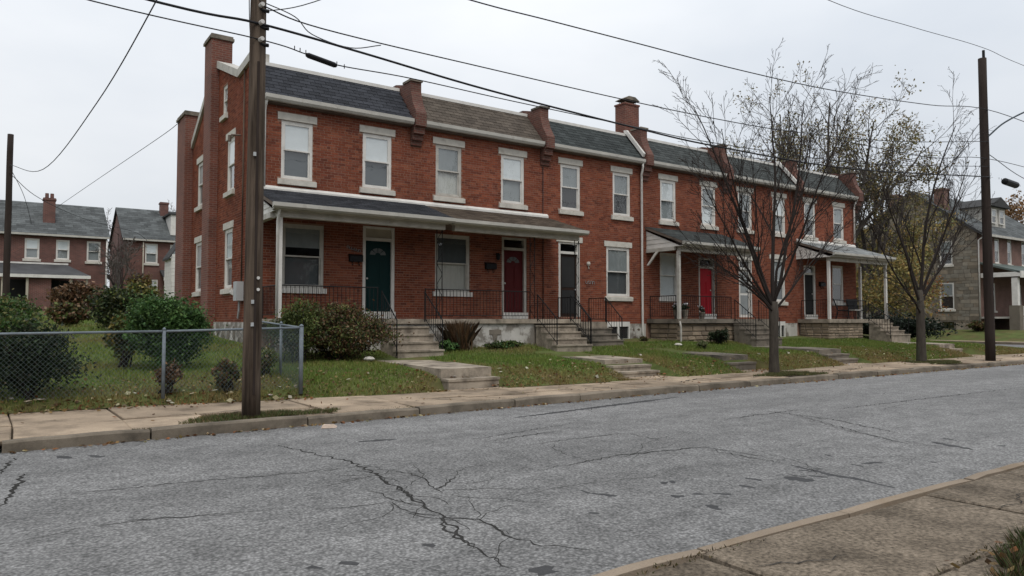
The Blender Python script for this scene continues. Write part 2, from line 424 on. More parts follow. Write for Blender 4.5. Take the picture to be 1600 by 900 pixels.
x = -13.6
PITS = [(2.75, 4.0), (17.3, 18.9), (26.6, 28.2)]          # where grass grows round the pole and the two trees
while x < 43:
    ln = rnd.uniform(1.35, 1.7); x1 = x + ln
    k0, k1, b0, b1 = kerbY(x) + .19, kerbY(x1) + .19, backY(x), backY(x1)
    sp = rnd.uniform(.36, .5)
    if any(a - .6 < (x + x1) / 2 < b + .1 for a, b in PITS): sp = .42
    g_ = .012; sk = rnd.uniform(-.05, .05)
    m0, m1 = k0 + (b0 - k0) * sp, k1 + (b1 - k1) * sp
    slab_obj('paving_slab', [(x + g_ + sk, m0 + g_), (x1 - g_ + sk, m1 + g_), (x1 - g_, b1), (x + g_, b0)], .148 + rnd.uniform(-.008, .01), .08, walk, 'slab',
             (rnd.uniform(-.008, .008), rnd.uniform(-.006, .01)))
    pit = [p for p in PITS if p[0] < x1 and p[1] > x]
    if not pit:
        slab_obj('paving_slab', [(x + g_, k0), (x1 - g_, k1), (x1 - g_ + sk, m1 - g_), (x + g_ + sk, m0 - g_)], .138 + rnd.uniform(-.012, .008), .08, walk, 'slab',
                 (rnd.uniform(-.012, .012), rnd.uniform(-.006, .012)))
    else:
        a, b = pit[0]
        for u0, u1 in ((x, min(a, x1)), (max(b, x), x1)):
            if u1 - u0 > .2:
                f0, f1 = (u0 - x) / ln, (u1 - x) / ln
                q = lambda f, lo: (k0 + (k1 - k0) * f) if lo else (m0 + (m1 - m0) * f - g_)
                slab_obj('paving_slab', [(u0 + g_, q(f0, 1)), (u1 - g_, q(f1, 1)), (u1 - g_ * 2, q(f1, 0)), (u0 + g_, q(f0, 0))], .132 + rnd.uniform(-.01, .01), .08, walk, 'slab',
                         (rnd.uniform(-.02, .02), rnd.uniform(-.01, .02)))
    x = x1

def kerb_row(parent, xs_, yf, wdt, h, mat, sgn=1, z0=-.1):
    for a, b in zip(xs_, xs_[1:]):
        g_ = .012; dz = rnd.uniform(-.015, .012); dy = rnd.uniform(-.012, .012)
        y0, y1 = yf(a) + dy, yf(b) + dy + rnd.uniform(-.01, .01)
        bev = .025
        mb = MB(); nn = 5; vs = []
        for i in range(nn + 1):
            f = i / nn; xx = a + g_ + (b - a - 2 * g_) * f; yy = y0 + (y1 - y0) * f
            e = rnd.uniform(-.007, .007); hh = h + dz + rnd.uniform(-.006, .004) - (.012 if i in (0, nn) else 0)
            for dy_, z in ((0 + e, z0), (.012 + e, hh - bev), (.012 + bev + e, hh), (wdt - .01, hh), (wdt, z0)):
                vs.append((xx, yy + sgn * dy_, z))
        fs = [(i * 5 + j, (i + 1) * 5 + j, (i + 1) * 5 + j + 1, i * 5 + j + 1) for i in range(nn) for j in range(4)]
        fs += [(0, 1, 2, 3, 4), tuple(nn * 5 + j for j in (4, 3, 2, 1, 0))]
        mb.add(vs, fs)
        mb.build('kerb_stone', mat, parent, at=(a, yf(a), 0))

m = MB(); m.box(-14, 43.9, 11.3, 11.62, -.14, -.1)
kb = m.build('kerb', 'soil', kind='structure')
xs = [-13.6]
while xs[-1] < 42.5: xs.append(xs[-1] + rnd.uniform(1.6, 2.3))
xs[-1] = 43.8
kerb_row(kb, xs, kerbY, .19, .148, 'kerb')

# near sidewalk
m = MB(); m.add([(-12, -6, .05), (40, -6, .05), (40, 3.3, .05), (-12, 3.3, .05)], [(0, 1, 2, 3)])
nwalk = m.build('near_sidewalk', 'soil', kind='structure')
m = MB(); m.box(-12, 40, 3.31, 3.40, -.14, -.1); nk = m.build('near_kerb', 'soil', kind='structure')
xs = [-11.5]
while xs[-1] < 38: xs.append(xs[-1] + rnd.uniform(1.3, 2.4))
kerb_row(nk, xs, lambda x: 3.44, .14, .125, 'kerbnear', -1)
x = -11.2
while x < 30:
    x1 = x + rnd.uniform(1.35, 1.6)
    for ya, yb in ((2.22, 3.262), (1.15, 2.195), (-.1, 1.12), (-1.4, -.13)):
        sk = rnd.uniform(-.06, .06)
        slab_obj('paving_slab', [(x + .014 + sk, ya), (x1 - .014 + sk, ya), (x1 - .014, yb), (x + .014, yb)], .118 + rnd.uniform(-.012, .01), .07, nwalk, 'slabnear',
                 (rnd.uniform(-.01, .01), rnd.uniform(-.012, .012)))
    x = x1

# cracks and damp stains lying on the asphalt
CR = [[(3.12, 9.79), (3.25, 9.07), (3.45, 8.12), (3.39, 7.3), (3.24, 6.28), (3.11, 5.44), (2.91, 4.58), (2.86, 4.06)], [(3.11, 5.44), (2.95, 5.05), (2.91, 4.58)], [(3.11, 5.44), (3.31, 5.2), (3.28, 4.65), (3.34, 4.33)], [(3.39, 7.3), (3.18, 5.85)], [(3.56, 6.35), (3.84, 6.59), (4.04, 6.72)], [(3.66, 7.39), (3.73, 6.94), (3.54, 6.19)], [(2.98, 6.14), (2.97, 5.74), (3.13, 5.47)], [(0.09, 8.03), (0.19, 8.55), (0.31, 9.54)], [(0.1, 9.69), (0.17, 10.28), (0.26, 10.7)], [(0.26, 8.35), (0.85, 8.16), (1.7, 8.1), (2.5, 7.92), (3.7, 7.8)], [(0.9, 6.83), (1.31, 6.7), (1.65, 6.59)], [(5.56, 7.9), (6.68, 7.93), (7.63, 7.9), (7.5, 7.02)], [(4.92, 6.5), (6.22, 6.66), (7.61, 6.46), (7.65, 5.25)], [(11.51, 8.56), (11.44, 7.0), (10.76, 5.4)], [(11.58, 7.94), (10.05, 5.22), (10.26, 4.35)], [(7.49, 6.25), (7.48, 5.14)], [(5.51, 8.43), (7.02, 8.64)], [(9.96, 8.04), (12.18, 8.08)], [(12.66, 7.75), (20.72, 7.59)], [(5.23, 8.63), (7.72, 9.16)]]
CW = [.017, .012, .012, .009, .009, .009, .008, .02, .014, .008, .008, .009, .011, .013, .010, .009, .010, .012, .014, .008]
ST = [[(7.48, 5.1), (7.35, 4.51), (7.39, 4.25), (7.3, 3.81)], [(6.84, 4.74), (6.9, 4.59), (6.87, 4.46)], [(6.46, 4.94), (6.52, 4.78)], [(5.27, 4.82), (5.34, 4.77)], [(5.47, 4.8), (5.57, 4.73)], [(5.66, 4.7), (5.76, 4.57)], [(5.27, 4.44), (5.22, 4.26)], [(8.08, 4.72), (8.09, 4.57)], [(10.45, 4.95), (10.26, 4.35)], [(8.49, 4.57), (8.2, 4.67)], [(4.23, 4.85), (4.26, 4.77)], [(7.18, 10.2), (12.07, 10.92)], [(2.63, 4.87), (2.68, 4.78)], [(1.77, 4.88), (1.82, 4.79)], [(1.97, 4.84), (2.07, 4.74)], [(0.68, 10.56), (0.79, 10.28)], [(1.0, 10.39), (1.11, 10.15)], [(4.09, 9.43), (4.61, 9.32)], [(3.02, 3.99), (3.01, 3.84)]]
SW = [.05, .11, .05, .04, .04, .05, .05, .04, .07, .05, .03, .10, .04, .04, .045, .06, .06, .07, .13]
def ribbon(pts, wd, z, step, jit, taper=True):
    p = [np.array(a, float) for a in pts]; q = []
    for a, b in zip(p, p[1:]):
        k = max(1, int(np.linalg.norm(b - a) / step))
        q += [a + (b - a) * i / k for i in range(k)]
    q.append(p[-1]); n = len(q); o = MB(); vs = []
    for i, a in enumerate(q):
        d = q[min(i + 1, n - 1)] - q[max(i - 1, 0)]; d /= np.linalg.norm(d) + 1e-9; pr = np.array((-d[1], d[0]))
        f = math.sin(math.pi * min(1, max(0, (i + .6) / (n + .2)))) ** .5 if taper else 1
        a = a + pr * rnd.uniform(-jit, jit); ww = wd * f * rnd.uniform(.45, 1.25)
        vs += [(a[0] - pr[0] * ww, a[1] - pr[1] * ww, z), (a[0] + pr[0] * ww, a[1] + pr[1] * ww, z)]
    o.add(vs, [(2 * i, 2 * i + 1, 2 * i + 3, 2 * i + 2) for i in range(n - 1)])
    return o
for i, (c, wd) in enumerate(zip(CR, CW)): ribbon(c, wd, -.001 + .00015 * i, .07, .036).build('crack', 'crack', road)
q = random.Random(12)
for k in range(16):
    a_ = (q.uniform(4.5, 11.5), q.uniform(4.2, 5.8)); ST.append([a_, (a_[0] + q.uniform(-.08, .12), a_[1] - q.uniform(.05, .22))]); SW.append(q.uniform(.015, .05))
HAIR = []
for k in range(46):                                   # hairline network round the main cracks, seams along the street
    if k < 30:
        c = q.choice(CR[:7]); p = list(q.choice(c)); a = q.uniform(0, 6.28); ln = q.uniform(.25, .9)
    else:
        p = [q.uniform(.5, 16), q.uniform(4.5, 10.8)]; a = q.choice((0, math.pi, .2, 1.3, 1.6)) + q.uniform(-.25, .25); ln = q.uniform(.8, 2.6)
    pts = [tuple(p)]
    for _ in range(q.randint(3, 5)):
        a += q.uniform(-.55, .55); p = [p[0] + ln / 4 * math.cos(a), p[1] + ln / 4 * math.sin(a)]; pts.append(tuple(p))
    if all(3.6 < b < 11 for _, b in pts): HAIR.append((pts, q.uniform(.004, .007)))
for i, (c, wd) in enumerate(HAIR): ribbon(c, wd, -.0021 - .00002 * i, .07, .022).build('crack', 'crack', road)
for i, (c, wd) in enumerate(zip(ST, SW)): ribbon(c, wd, -.0034 + .00003 * i, .05, .014).build('stain', 'stain', road)

for c, wd, z in (([(3.9, 2.9), (4.3, 2.72), (4.55, 2.7)], .009, .136), ([(6.2, 2.95), (6.9, 2.6), (7.3, 2.75), (8.1, 2.5)], .007, .136), ([(7.3, 2.75), (7.6, 1.9), (8.3, 1.4)], .009, .1364), ([(9.2, 3.2), (9.9, 2.5), (10.9, 2.4)], .010, .136)):
    ribbon(c, wd, z, .08, .03).build('crack', 'crack', nwalk)
for c, wd, z in (([(1.9, 12.6), (2.6, 12.45), (3.6, 12.62)], .022, .164), ([(6.2, 12.1), (7.0, 12.3), (7.9, 12.0)], .018, .164), ([(9.3, 12.4), (10.2, 12.1), (11.6, 12.25)], .02, .164), ([(13.5, 12.2), (14.6, 12.6), (15.3, 12.5)], .026, .164), ([(16.0, 12.0), (17.2, 12.6)], .02, .164), ([(20.5, 12.3), (22.0, 12.5)], .02, .164)):
    ribbon(c, wd, z, .08, .04).build('crack', 'crack', walk)

# ------------------------------------------------------------------ masonry
YF = 20.23
def FX(y): return lambda u, w_, z: (u, y + w_, z)          # wall facing the street
def FS(x): return lambda u, w_, z: (x + w_, u, z)          # wall facing along the street

BRICKS = [(.205, .066, .038), (.19, .058, .033), (.18, .056, .034), (.225, .078, .045), (.165, .051, .031), (.20, .072, .046), (.135, .045, .03)]
def wall_shell(F, u0, u1, z0, prof, opens, th=.3):
    """backing wall with real openings; prof(u) is the height of its top"""
    m = MB()
    us = sorted({u0, u1, *[o[0] for o in opens], *[o[1] for o in opens], *[p for p in getattr(prof, 'pts', []) if u0 < p < u1]})
    for a, b in zip(us, us[1:]):
        if b - a < 1e-4: continue
        mid = (a + b) / 2
        cuts = sorted([(o[2], o[3]) for o in opens if o[0] < mid < o[1]])
        lo = z0
        for c0, c1 in cuts + [(None, None)]:
            ta, tb = (prof(a), prof(b)) if c0 is None else (c0, c0)
            if min(ta, tb) > lo + 1e-4:
                m.add([F(a, 0, lo), F(b, 0, lo), F(b, 0, tb), F(a, 0, ta), F(a, th, lo), F(b, th, lo), F(b, th, tb), F(a, th, ta)],
                      [(0, 1, 2, 3), (4, 7, 6, 5), (0, 4, 5, 1), (3, 2, 6, 7)])
            if c1 is not None: lo = c1
    for o in opens:
        a, b, c, d = o[:4]
        m.add([F(a, 0, c), F(a, th, c), F(a, th, d), F(a, 0, d)], [(0, 1, 2, 3)])
        m.add([F(b, 0, c), F(b, th, c), F(b, th, d), F(b, 0, d)], [(0, 1, 2, 3)])
    return m
def brickwork(F, u0, u1, z0, prof, opens, ztop, tone=1.0, seed=1):
    r = random.Random(seed); m = MB(); H_, L_, J = .0733, .213, .013
    k = 0; z = z0
    while z + H_ < ztop:
        zc = z + H_ / 2
        iv = [(u0, u1)]
        for o in opens:
            if o[2] - .02 < zc < o[3] + .02:
                nv = []
                for a, b in iv:
                    if o[1] <= a or o[0] >= b: nv.append((a, b)); continue
                    if o[0] > a: nv.append((a, o[0]))
                    if o[1] < b: nv.append((o[1], b))
                iv = nv
        header = (k % 7 == 6)
        ln = L_ / 2 if header else L_
        off = (k % 2) * ln / 2 if not header else ln / 4
        for a, b in iv:
            i = math.floor((a - u0 + off) / ln)
            u = u0 - off + i * ln
            while u < b:
                s, e = max(u, a), min(u + ln - J, b); u += ln
                if e - s < .025 or prof((s + e) / 2) < z + H_: continue
                w0 = -.006 + r.uniform(-.0025, .002); zz = z + r.uniform(-.001, .001)
                c = r.choice(BRICKS); f = tone * r.uniform(.88, 1.12)
                p = [F(s, w0, zz), F(e, w0, zz), F(e, w0, zz + H_ - J), F(s, w0, zz + H_ - J),
                     F(s, .004, zz), F(e, .004, zz), F(e, .004, zz + H_ - J), F(s, .004, zz + H_ - J)]
                m.add(p, [(0, 1, 2, 3), (0, 4, 5, 1), (1, 5, 6, 2), (2, 6, 7, 3), (3, 7, 4, 0)], (c[0] * f, c[1] * f, c[2] * f))
        z += H_; k += 1
    return m

# ------------------------------------------------------------------ windows and doors
def window(par, F, u0, u1, z0, z1, up='blind', lo='screen', fmat='white', lint=True, sill='stone', small=False, uf=1.0, lofrac=1.0):
    fw = .075 if not small else .06; zm = z0 + (z1 - z0) * .5
    m = MB()
    m.box(u0, u0 + fw, .02, .13, z0, z1, F=F); m.box(u1 - fw, u1, .02, .13, z0, z1, F=F)
    m.box(u0 + fw, u1 - fw, .02, .13, z1 - fw, z1, F=F); m.box(u0 + fw, u1 - fw, .015, .13, z0, z0 + fw * .8, F=F)
    win = m.build('window', fmat, par)
    a, b, c, d = u0 + fw, u1 - fw, z0 + fw * .8, z1 - fw
    sw = .04
    for (za, zb, wa) in ((zm - .02, d, .024), (c, zm + .02, .057)):
        m = MB(); wb = wa + .03
        m.box(a, a + sw, wa, wb, za, zb, F=F); m.box(b - sw, b, wa, wb, za, zb, F=F)
        m.box(a + sw, b - sw, wa, wb, zb - sw, zb, F=F); m.box(a + sw, b - sw, wa, wb, za, za + sw, F=F)
        m.build('sash', fmat, win)
        m = MB(); m.add([F(a + sw, wa + .012, za + sw), F(b - sw, wa + .012, za + sw), F(b - sw, wa + .012, zb - sw), F(a + sw, wa + .012, zb - sw)], [(0, 1, 2, 3)])
        m.build('pane', 'glass', win)
    if up:
        m = MB(); zl = d - (d - zm - .022) * uf
        nf = 10
        for i in range(nf):                        # gently folded roller blind or curtain
            ua, ub = a + (b - a) * i / nf, a + (b - a) * (i + 1) / nf
            fo = 0 if up == 'blind' else .012
            wa, wb = .060 + fo * (i % 2), .060 + fo * ((i + 1) % 2)
            m.add([F(ua, wa, zl), F(ub, wb, zl), F(ub, wb, d), F(ua, wa, d)], [(0, 1, 2, 3)])
        m.build('blind', up, win)
    if lo:
        m = MB(); zt = c + (zm - c) * lofrac - .003; nf = 10
        for i in range(nf):
            ua, ub = a + (b - a) * i / nf, a + (b - a) * (i + 1) / nf
            fo = .014 if lo == 'curtain' else 0
            wa, wb = .12 + fo * (i % 2), .12 + fo * ((i + 1) % 2)
            m.add([F(ua, wa, c), F(ub, wb, c), F(ub, wb, zt), F(ua, wa, zt)], [(0, 1, 2, 3)])
        m.build('curtain', lo, win)
    if lint:
        m = MB(); m.box(u0 - .11, u1 + .11, -.03, .1, z1 + .002, z1 + .205, F=F); m.build('lintel', 'lintel', win)
    if sill == 'stone':
        m = MB()
        q = [(-.09, -.17), (-.09, -.03), (.02, 0), (.12, 0), (.12, -.17)]
        m.prism(q, u0 - .1, u1 + .1, lambda p, z, a_: F(a_, p, z0 - .003 + z))
        m.build('sill', 'lintel', win)
    elif sill == 'brick':
        k = max(5, int((u1 - u0 + .12) / .115)); uu = u0 - .08; st = (u1 - u0 + .16) / k
        for i in range(k):
            m = MB(); e = rnd.uniform(-.006, .006)
            m.box(uu + i * st + .007, uu + (i + 1) * st - .007, -.075 + e, .1, z0 - .145, z0 - .003, F=F); m.build('sill_brick', 'white', win)
    return win

def door(par, F, u0, u1, z0, z1, leaf, zt, panel='glass', frame='white', style='fan', sillz=None):
    """frame u0..u1, leaf up to zt, transom zt..z1"""
    fw = .10; m = MB()
    m.box(u0, u0 + fw, .01, .15, z0, z1, F=F); m.box(u1 - fw, u1, .01, .15, z0, z1, F=F)
    m.box(u0 + fw, u1 - fw, .01, .15, z1 - .06, z1, F=F); m.box(u0 + fw, u1 - fw, .01, .15, zt, zt + .09, F=F)
    d = m.build('door', frame, par)
    a, b = u0 + fw, u1 - fw
    m = MB()
    if panel == 'glass': m.add([F(a, .09, zt + .09), F(b, .09, zt + .09), F(b, .09, z1 - .06), F(a, .09, z1 - .06)], [(0, 1, 2, 3)]); m.build('transom_pane', 'glass', d)
    else: m.box(a, b, .05, .1, zt + .09, z1 - .06, F=F); m.build('transom_panel', panel, d)
    m = MB(); m.box(a + .004, b - .004, .08, .125, z0, zt - .004, F=F)
    if style in ('fan', 'panel'):
        mid = (a + b) / 2
        for (ua, ub) in ((a + .1, mid - .05), (mid + .05, b - .1)):
            for (za, zb) in ((z0 + .12, z0 + .72), (z0 + .85, zt - .55)):
                m.box(ua, ub, .066, .082, za, zb, F=F)
    m.build('leaf', leaf, d)
    if style == 'fan':
        mid = (a + b) / 2
        for k in range(4):
            m = MB(); a0, a1 = math.pi * (k + .08) / 4, math.pi * (k + .92) / 4; ri, ro = .09, .26
            pts = [(mid + ro * math.cos(t), zt - .42 + ro * .8 * math.sin(t)) for t in np.linspace(a0, a1, 5)] + [(mid + ri * math.cos(t), zt - .42 + ri * .8 * math.sin(t)) for t in (a1, a0)]
            m.prism(pts, .07, .079, lambda p, q, w_: F(p, w_, q)); m.build('fanlight_pane', 'fanglass', d)
    if style == 'storm':
        for (za, zb) in ((z0 + .12, z0 + .95), (z0 + 1.05, zt - .1)):
            m = MB(); m.box(a + .1, b - .1, .068, .0785, za, zb, F=F); m.build('storm_pane', 'darkroom' if leaf != 'white' else 'shade', d)
    m = MB(); m.tube([F(b - .09 if style != 'fan' else a + .07, .045, z0 + .98), F(b - .09 if style != 'fan' else a + .07, .075, z0 + .98)], .028, 8); m.build('handle', 'porcelain', d)
    if sillz is not None:
        k = 8; st = (u1 - u0) / k
        for i in range(k):
            m = MB(); m.box(u0 + i * st + .006, u0 + (i + 1) * st - .006, -.10, .1, sillz, z0 - .004, F=F); m.build('sill_brick', 'white', d)
    return d

def railing(par, p0, p1, h=.86, gap=.115, posts=(True, True), name='railing', drop0=0, drop1=0):
    p0, p1 = np.array(p0, float), np.array(p1, float); ln = np.linalg.norm((p1 - p0)[:2])
    up = np.array((0, 0, 1.))
    m = MB(); m.tube([p0 + up * h, p1 + up * h], .017, 6); r_ = m.build(name, 'iron', par)
    m = MB(); m.tube([p0 + up * .1, p1 + up * .1], .011, 5); m.build('bottom_rail', 'iron', r_)
    n = max(2, int(ln / gap))
    for i in range(1, n):
        q = p0 + (p1 - p0) * i / n
        m = MB(); m.tube([q + up * .1, q + up * h], .0085, 4, cap=False); m.build('baluster', 'iron', r_)
    for f, q, dr in ((posts[0], p0, drop0), (posts[1], p1, drop1)):
        if f: m = MB(); m.tube([q - up * dr, q + up * (h + .02)], .018, 6); m.build('post', 'iron', r_)
    return r_

def iron_post(par, x, y, z0, z1):
    """flat wrought-iron lattice post"""
    m = MB()
    for dx in (-.09, .09): m.tube([(x + dx, y, z0), (x + dx, y, z1)], .013, 5)
    k = int((z1 - z0) / .3)
    for i in range(k):
        a, b = z0 + (z1 - z0) * i / k, z0 + (z1 - z0) * (i + 1) / k
        s = 1 if i % 2 else -1
        pts = [(x - s * .08 * math.cos(math.pi * t), y, a + (b - a) * t) for t in np.linspace(0, 1, 6)]
        m.tube(pts, .009, 4, cap=False)
    return m.build('iron_post', 'iron', par)

def steps(par, x0, x1, ytop, ztop, n, rise, tread, mat, name='porch_steps'):
    """n risers descending towards -Y from the edge ytop/ztop"""
    m = MB(); m.box(x0 + .05, x1 - .05, ytop - .06, ytop - .004, ztop - rise * n - .3, ztop - rise - .01)
    st = m.build(name, mat, par)
    for i in range(1, n):
        z = ztop - rise * i; y1 = ytop - .004 - tread * (i - 1); y0 = y1 - tread
        e0, e1 = rnd.uniform(-.025, .025), rnd.uniform(-.025, .025)
        m = MB(); m.box(x0 + e0, x1 + e1, y0 - .03, y1, z - .05, z); m.box(x0 + e0 + .02, x1 + e1 - .02, y0, y1 - .002, z - rise * (n - i) - .25, z - .05)
        m.build('step', mat, st)
    return st

def shingle_rows(F3, u0, u1, n, tinted_mat, name, par, rows, tab=.3, cl=None, seed=3):
    """joined shingle courses on a sloping plane; F3(u, s, h): s 0..1 up the slope, h out of it"""
    r = random.Random(seed); m = MB()
    for k in range(rows):
        s0, s1 = k / rows, (k + 1) / rows + .25 / rows
        u = u0 - (k % 2) * tab / 2
        while u < u1:
            a, b = max(u, u0), min(u + tab - .012, u1); u += tab
            if cl:
                lo, hi = cl(s0); a, b = max(a, lo), min(b, hi)
            if b - a < .03: continue
            f = r.uniform(.72, 1.28); h = .012 + r.uniform(0, .004)
            m.add([F3(a, s0, h), F3(b, s0, h), F3(b, min(s1, 1), .003), F3(a, min(s1, 1), .003), F3(a, s0, 0), F3(b, s0, 0)],
                  [(0, 1, 2, 3), (0, 4, 5, 1)], (f, f, f))
    return m.build(name, tinted_mat, par, tinted=True, kind='stuff')

# ------------------------------------------------------------------ the terrace of six houses
PX = [5.85, 10.58, 15.62, 20.5, 25.3, 30.35, 35.4]
F0 = FX(YF)
ZB, ZE = 1.52, 7.72
flat = lambda u: ZE
UPW = [[(6.41, 7.31), (8.83, 9.77)], [(11.3, 12.25), (13.8, 14.76)], [(16.36, 17.27), (18.87, 19.77)], [(21.41, 22.3), (23.84, 24.72)], [(26.2, 27.15), (28.65, 29.58)], [(31.07, 31.96), (33.5, 34.39)]]
UPS = [[('blind', 'screen'), ('blind', 'screen')], [('shade', 'curtain'), ('blind', 'shade')], [('shade', 'darkroom'), ('shade', 'darkroom')],
       [('blind', 'shade'), ('shade', 'blind')], [('shade', 'screen'), ('blind', 'shade')], [('shade', 'darkroom'), ('shade', 'screen')]]
GWS = [(6.46, 7.67, 2.54, 4.33), (11.29, 12.57, 2.54, 4.36), (18.53, 19.72, 2.53, 4.38), (21.36, 22.38, 2.53, 4.3), (28.46, 29.5, 2.48, 4.4), (33.3, 34.27, 2.5, 4.3)]
DRS = [(8.86, 9.9, 1.9, 4.43), (13.83, 14.86, 1.9, 4.42), (16.26, 17.25, 1.76, 4.42), (23.62, 24.62, 1.9, 4.2), (26.2, 27.1, 1.77, 4.25), (30.95, 31.9, 1.9, 4.2)]
LAB = ['red brick end house with dark mansard roof and dark green front door',
       'red brick row house with brown mansard roof and maroon front door',
       'red brick row house without a porch, grey mansard, brown door up concrete steps',
       'red brick row house with bright red door behind a stone-walled porch',
       'red brick row house with a white glazed door, half hidden by the bare tree',
       'red brick house at the far end of the row with white porch posts']
MANS = ['shingle_dark', 'shingle_brown', 'shingle_grey', 'rowgrey', 'rowgrey', 'rowgrey']
TONE = [.96, 1.03, 1.1, .93, .98, 1.05]
HOUSE = []
P0, P1 = np.array((19.98, 7.80)), np.array((20.98, 8.93))        # mansard slope in (y, z)
dS = P1 - P0; nS = np.array((-dS[1], dS[0])) / np.linalg.norm(dS)
SL = float(np.linalg.norm(dS)); SA = math.atan2(dS[1], dS[0])
def mans(u, s, h): p = P0 + dS * s + nS * h; return (u, p[0], p[1])

# gable outline of the end house (y, z)
GP = [(20.23, 7.75), (20.3, 8.0), (20.98, 8.85), (21.04, 9.2), (21.3, 9.24), (22.4, 9.05), (24.95, 10.05), (25.9, 9.75), (28.6, 8.1), (29.95, 7.6)]
def gprof(y): return lerp(y, GP)
gprof.pts = [p[0] for p in GP]

SHM = {}
for i in range(6):
    x0, x1 = PX[i], PX[i + 1]
    hs = thing('row_house', ((x0 + x1) / 2, YF, .8), LAB[i], 'house', 'row houses of the brick terrace')
    HOUSE.append(hs)
    gw, dr = GWS[i], DRS[i]
    opens = [(a, b, 5.58, 7.22) for a, b in UPW[i]] + [gw, dr]
    wall_shell(F0, x0, x1, .3, flat, opens).build('wall', 'mortar', hs)
    lint_op = [(a - .11, b + .11, 7.2, 7.43) for a, b in UPW[i]] + [(a - .1, b + .1, 5.42, 5.6) for a, b in UPW[i]] + [(gw[0] - .08, gw[1] + .08, gw[2] - .15, gw[2])]
    if i in (2, 4): lint_op += [(gw[0] - .11, gw[1] + .11, gw[3], gw[3] + .21)]
    brickwork(F0, x0 + (.004 if i else -.006), x1 - .004, ZB, flat, opens + lint_op, ZE, TONE[i], 11 + i).build('brickwork', 'brick', hs, tinted=True, kind='stuff')
    for k, (a, b) in enumerate(UPW[i]):
        up, lo = UPS[i][k]
        window(hs, F0, a, b, 5.58, 7.22, up, lo, 'white' if i >= 2 else 'trim' if (i == 1 and k == 0) else 'white')
    window(hs, F0, *gw, up=['shade', 'screen', 'shade', 'blind', 'shade', 'screen'][i], lo=['screen', 'curtain', 'screen', 'blind', 'screen', 'darkroom'][i],
           fmat='trim' if i < 2 else 'white', lint=i in (2, 4), sill='brick' if i in (0, 1, 3, 5) else 'stone', uf=[.72, 1, 1, 1, 1, 1][i])
    zt = dr[3] - .42
    door(hs, F0, dr[0], dr[1], dr[2], dr[3], ['door_green', 'door_maroon', 'door_dark', 'door_red', 'white', 'door_black'][i], zt,
         ['beige', 'glass', 'glass', 'glass', 'glass', 'glass'][i], ['white', 'trim', 'white', 'trim', 'white', 'white'][i],
         ['fan', 'fan', 'storm', 'panel', 'storm', 'storm'][i], [1.69, 1.69, None, 1.69, None, 1.69][i])
    if i in (2, 4):
        m = MB(); m.box(dr[0] - .11, dr[1] + .11, -.03, .1, dr[3] + .002, dr[3] + .2, F=F0); m.build('door_lintel', 'lintel', hs)
    # eave: gutter, soffit, mansard
    a, b = x0 + .21 if i else x0 + .02, x1 - .21
    gq = [(19.88, 7.80), (19.885, 7.70), (19.93, 7.635), (20.0, 7.625), (20.05, 7.66), (20.05, 7.80), (20.03, 7.80), (20.03, 7.67), (19.94, 7.66), (19.90, 7.72), (19.90, 7.80)]
    m = MB(); m.prism(gq[:6], a, b, lambda y, z, x_: (x_, y, z)); m.build('gutter', 'gutter', hs)
    m = MB(); m.box(a, b, 20.05, YF - .01, 7.60, 7.70); m.build('soffit', 'soffit', hs)
    m = MB(); m.prism([(20.05, 7.70), (19.99, 7.78), (20.98, 8.91), (21.3, 8.91), (21.3, 7.70)], a + .002, b - .002, lambda y, z, x_: (x_, y, z))
    roof = m.build('mansard_roof', 'tar', hs)
    if i < 3:
        if i not in SHM:
            SHM[i] = []
            for q in range(3):
                s_ = MB(); wq = .318
                s_.add([(0, 0, .014), (wq, 0, .014), (wq, .20, .003), (0, .20, .003), (0, 0, 0), (wq, 0, 0)], [(0, 1, 2, 3), (0, 4, 5, 1), (0, 3, 4), (1, 5, 2)])
                SHM[i].append(s_.mesh('shingle', MANS[i]))
        rows = 9
        for k in range(rows):
            off = (k % 2) * .165; ncol = int((b - a) / .33) + 1
            for c in range(ncol + 1):
                u = a - off + c * .33
                lo_, hi_ = max(u, a), min(u + .318, b)
                if hi_ - lo_ < .05: continue
                s0 = k / rows; p = mans(lo_, s0, .002 + rnd.uniform(0, .004))
                inst('shingle', SHM[i][rnd.randrange(3)], roof, p, (SA, 0, rnd.uniform(-.004, .004)), ((hi_ - lo_) / .318, 1, 1))
    else:
        shingle_rows(lambda u, s, h: mans(u, s, h), a, b, 9, MANS[i], 'shingles', roof, 9, .33, seed=i)
    m = MB(); m.prism([(20.92, 8.90), (20.92, 9.0), (21.06, 9.02), (21.06, 8.90)], a, b, lambda y, z, x_: (x_, y, z)); m.build('ridge_coping', 'white', hs)
    # roof deck and rear shell
    m = MB(); m.prism([(21.06, 8.9), (22.4, 8.85), (24.95, 9.85), (25.9, 9.6), (28.6, 7.95), (29.9, 7.5), (29.9, .6), (29.7, .6), (29.7, 7.2), (25.2, 9.4), (22.4, 8.5), (21.06, 8.5)], x0 + .1, x1 - .001,
                      lambda y, z, x_: (x_, y, z)); m.build('rear_roof', 'tar', hs)
    m = MB(); m.box(x1 - .14, x1 - .006, YF + .3, 29.7, .5, 8.5); m.build('party_wall', 'darkroom', hs)
    # brick pier over the party wall on the right
    cx = x1
    pq = [(YF - .003, 7.02), (20.15, 7.05), (20.15, 7.18), (20.06, 7.2), (20.06, 7.36), (19.95, 7.38), (19.95, 7.56), (19.84, 7.6), (19.84, 8.0), (20.08, 8.38), (20.2, 8.75), (20.2, 9.06), (20.72, 9.06), (21.25, 9.2), (21.6, 9.2), (21.6, 7.02)]
    m = MB(); m.prism(pq, cx - .18, cx + .18, lambda y, z, x_: (x_, y, z)); m.build('party_pier', 'brickpier', hs)
    m = MB(); m.box(cx - .21, cx + .21, 20.15, 20.72, 9.062, 9.13); m.build('pier_cap', 'concdark', hs)
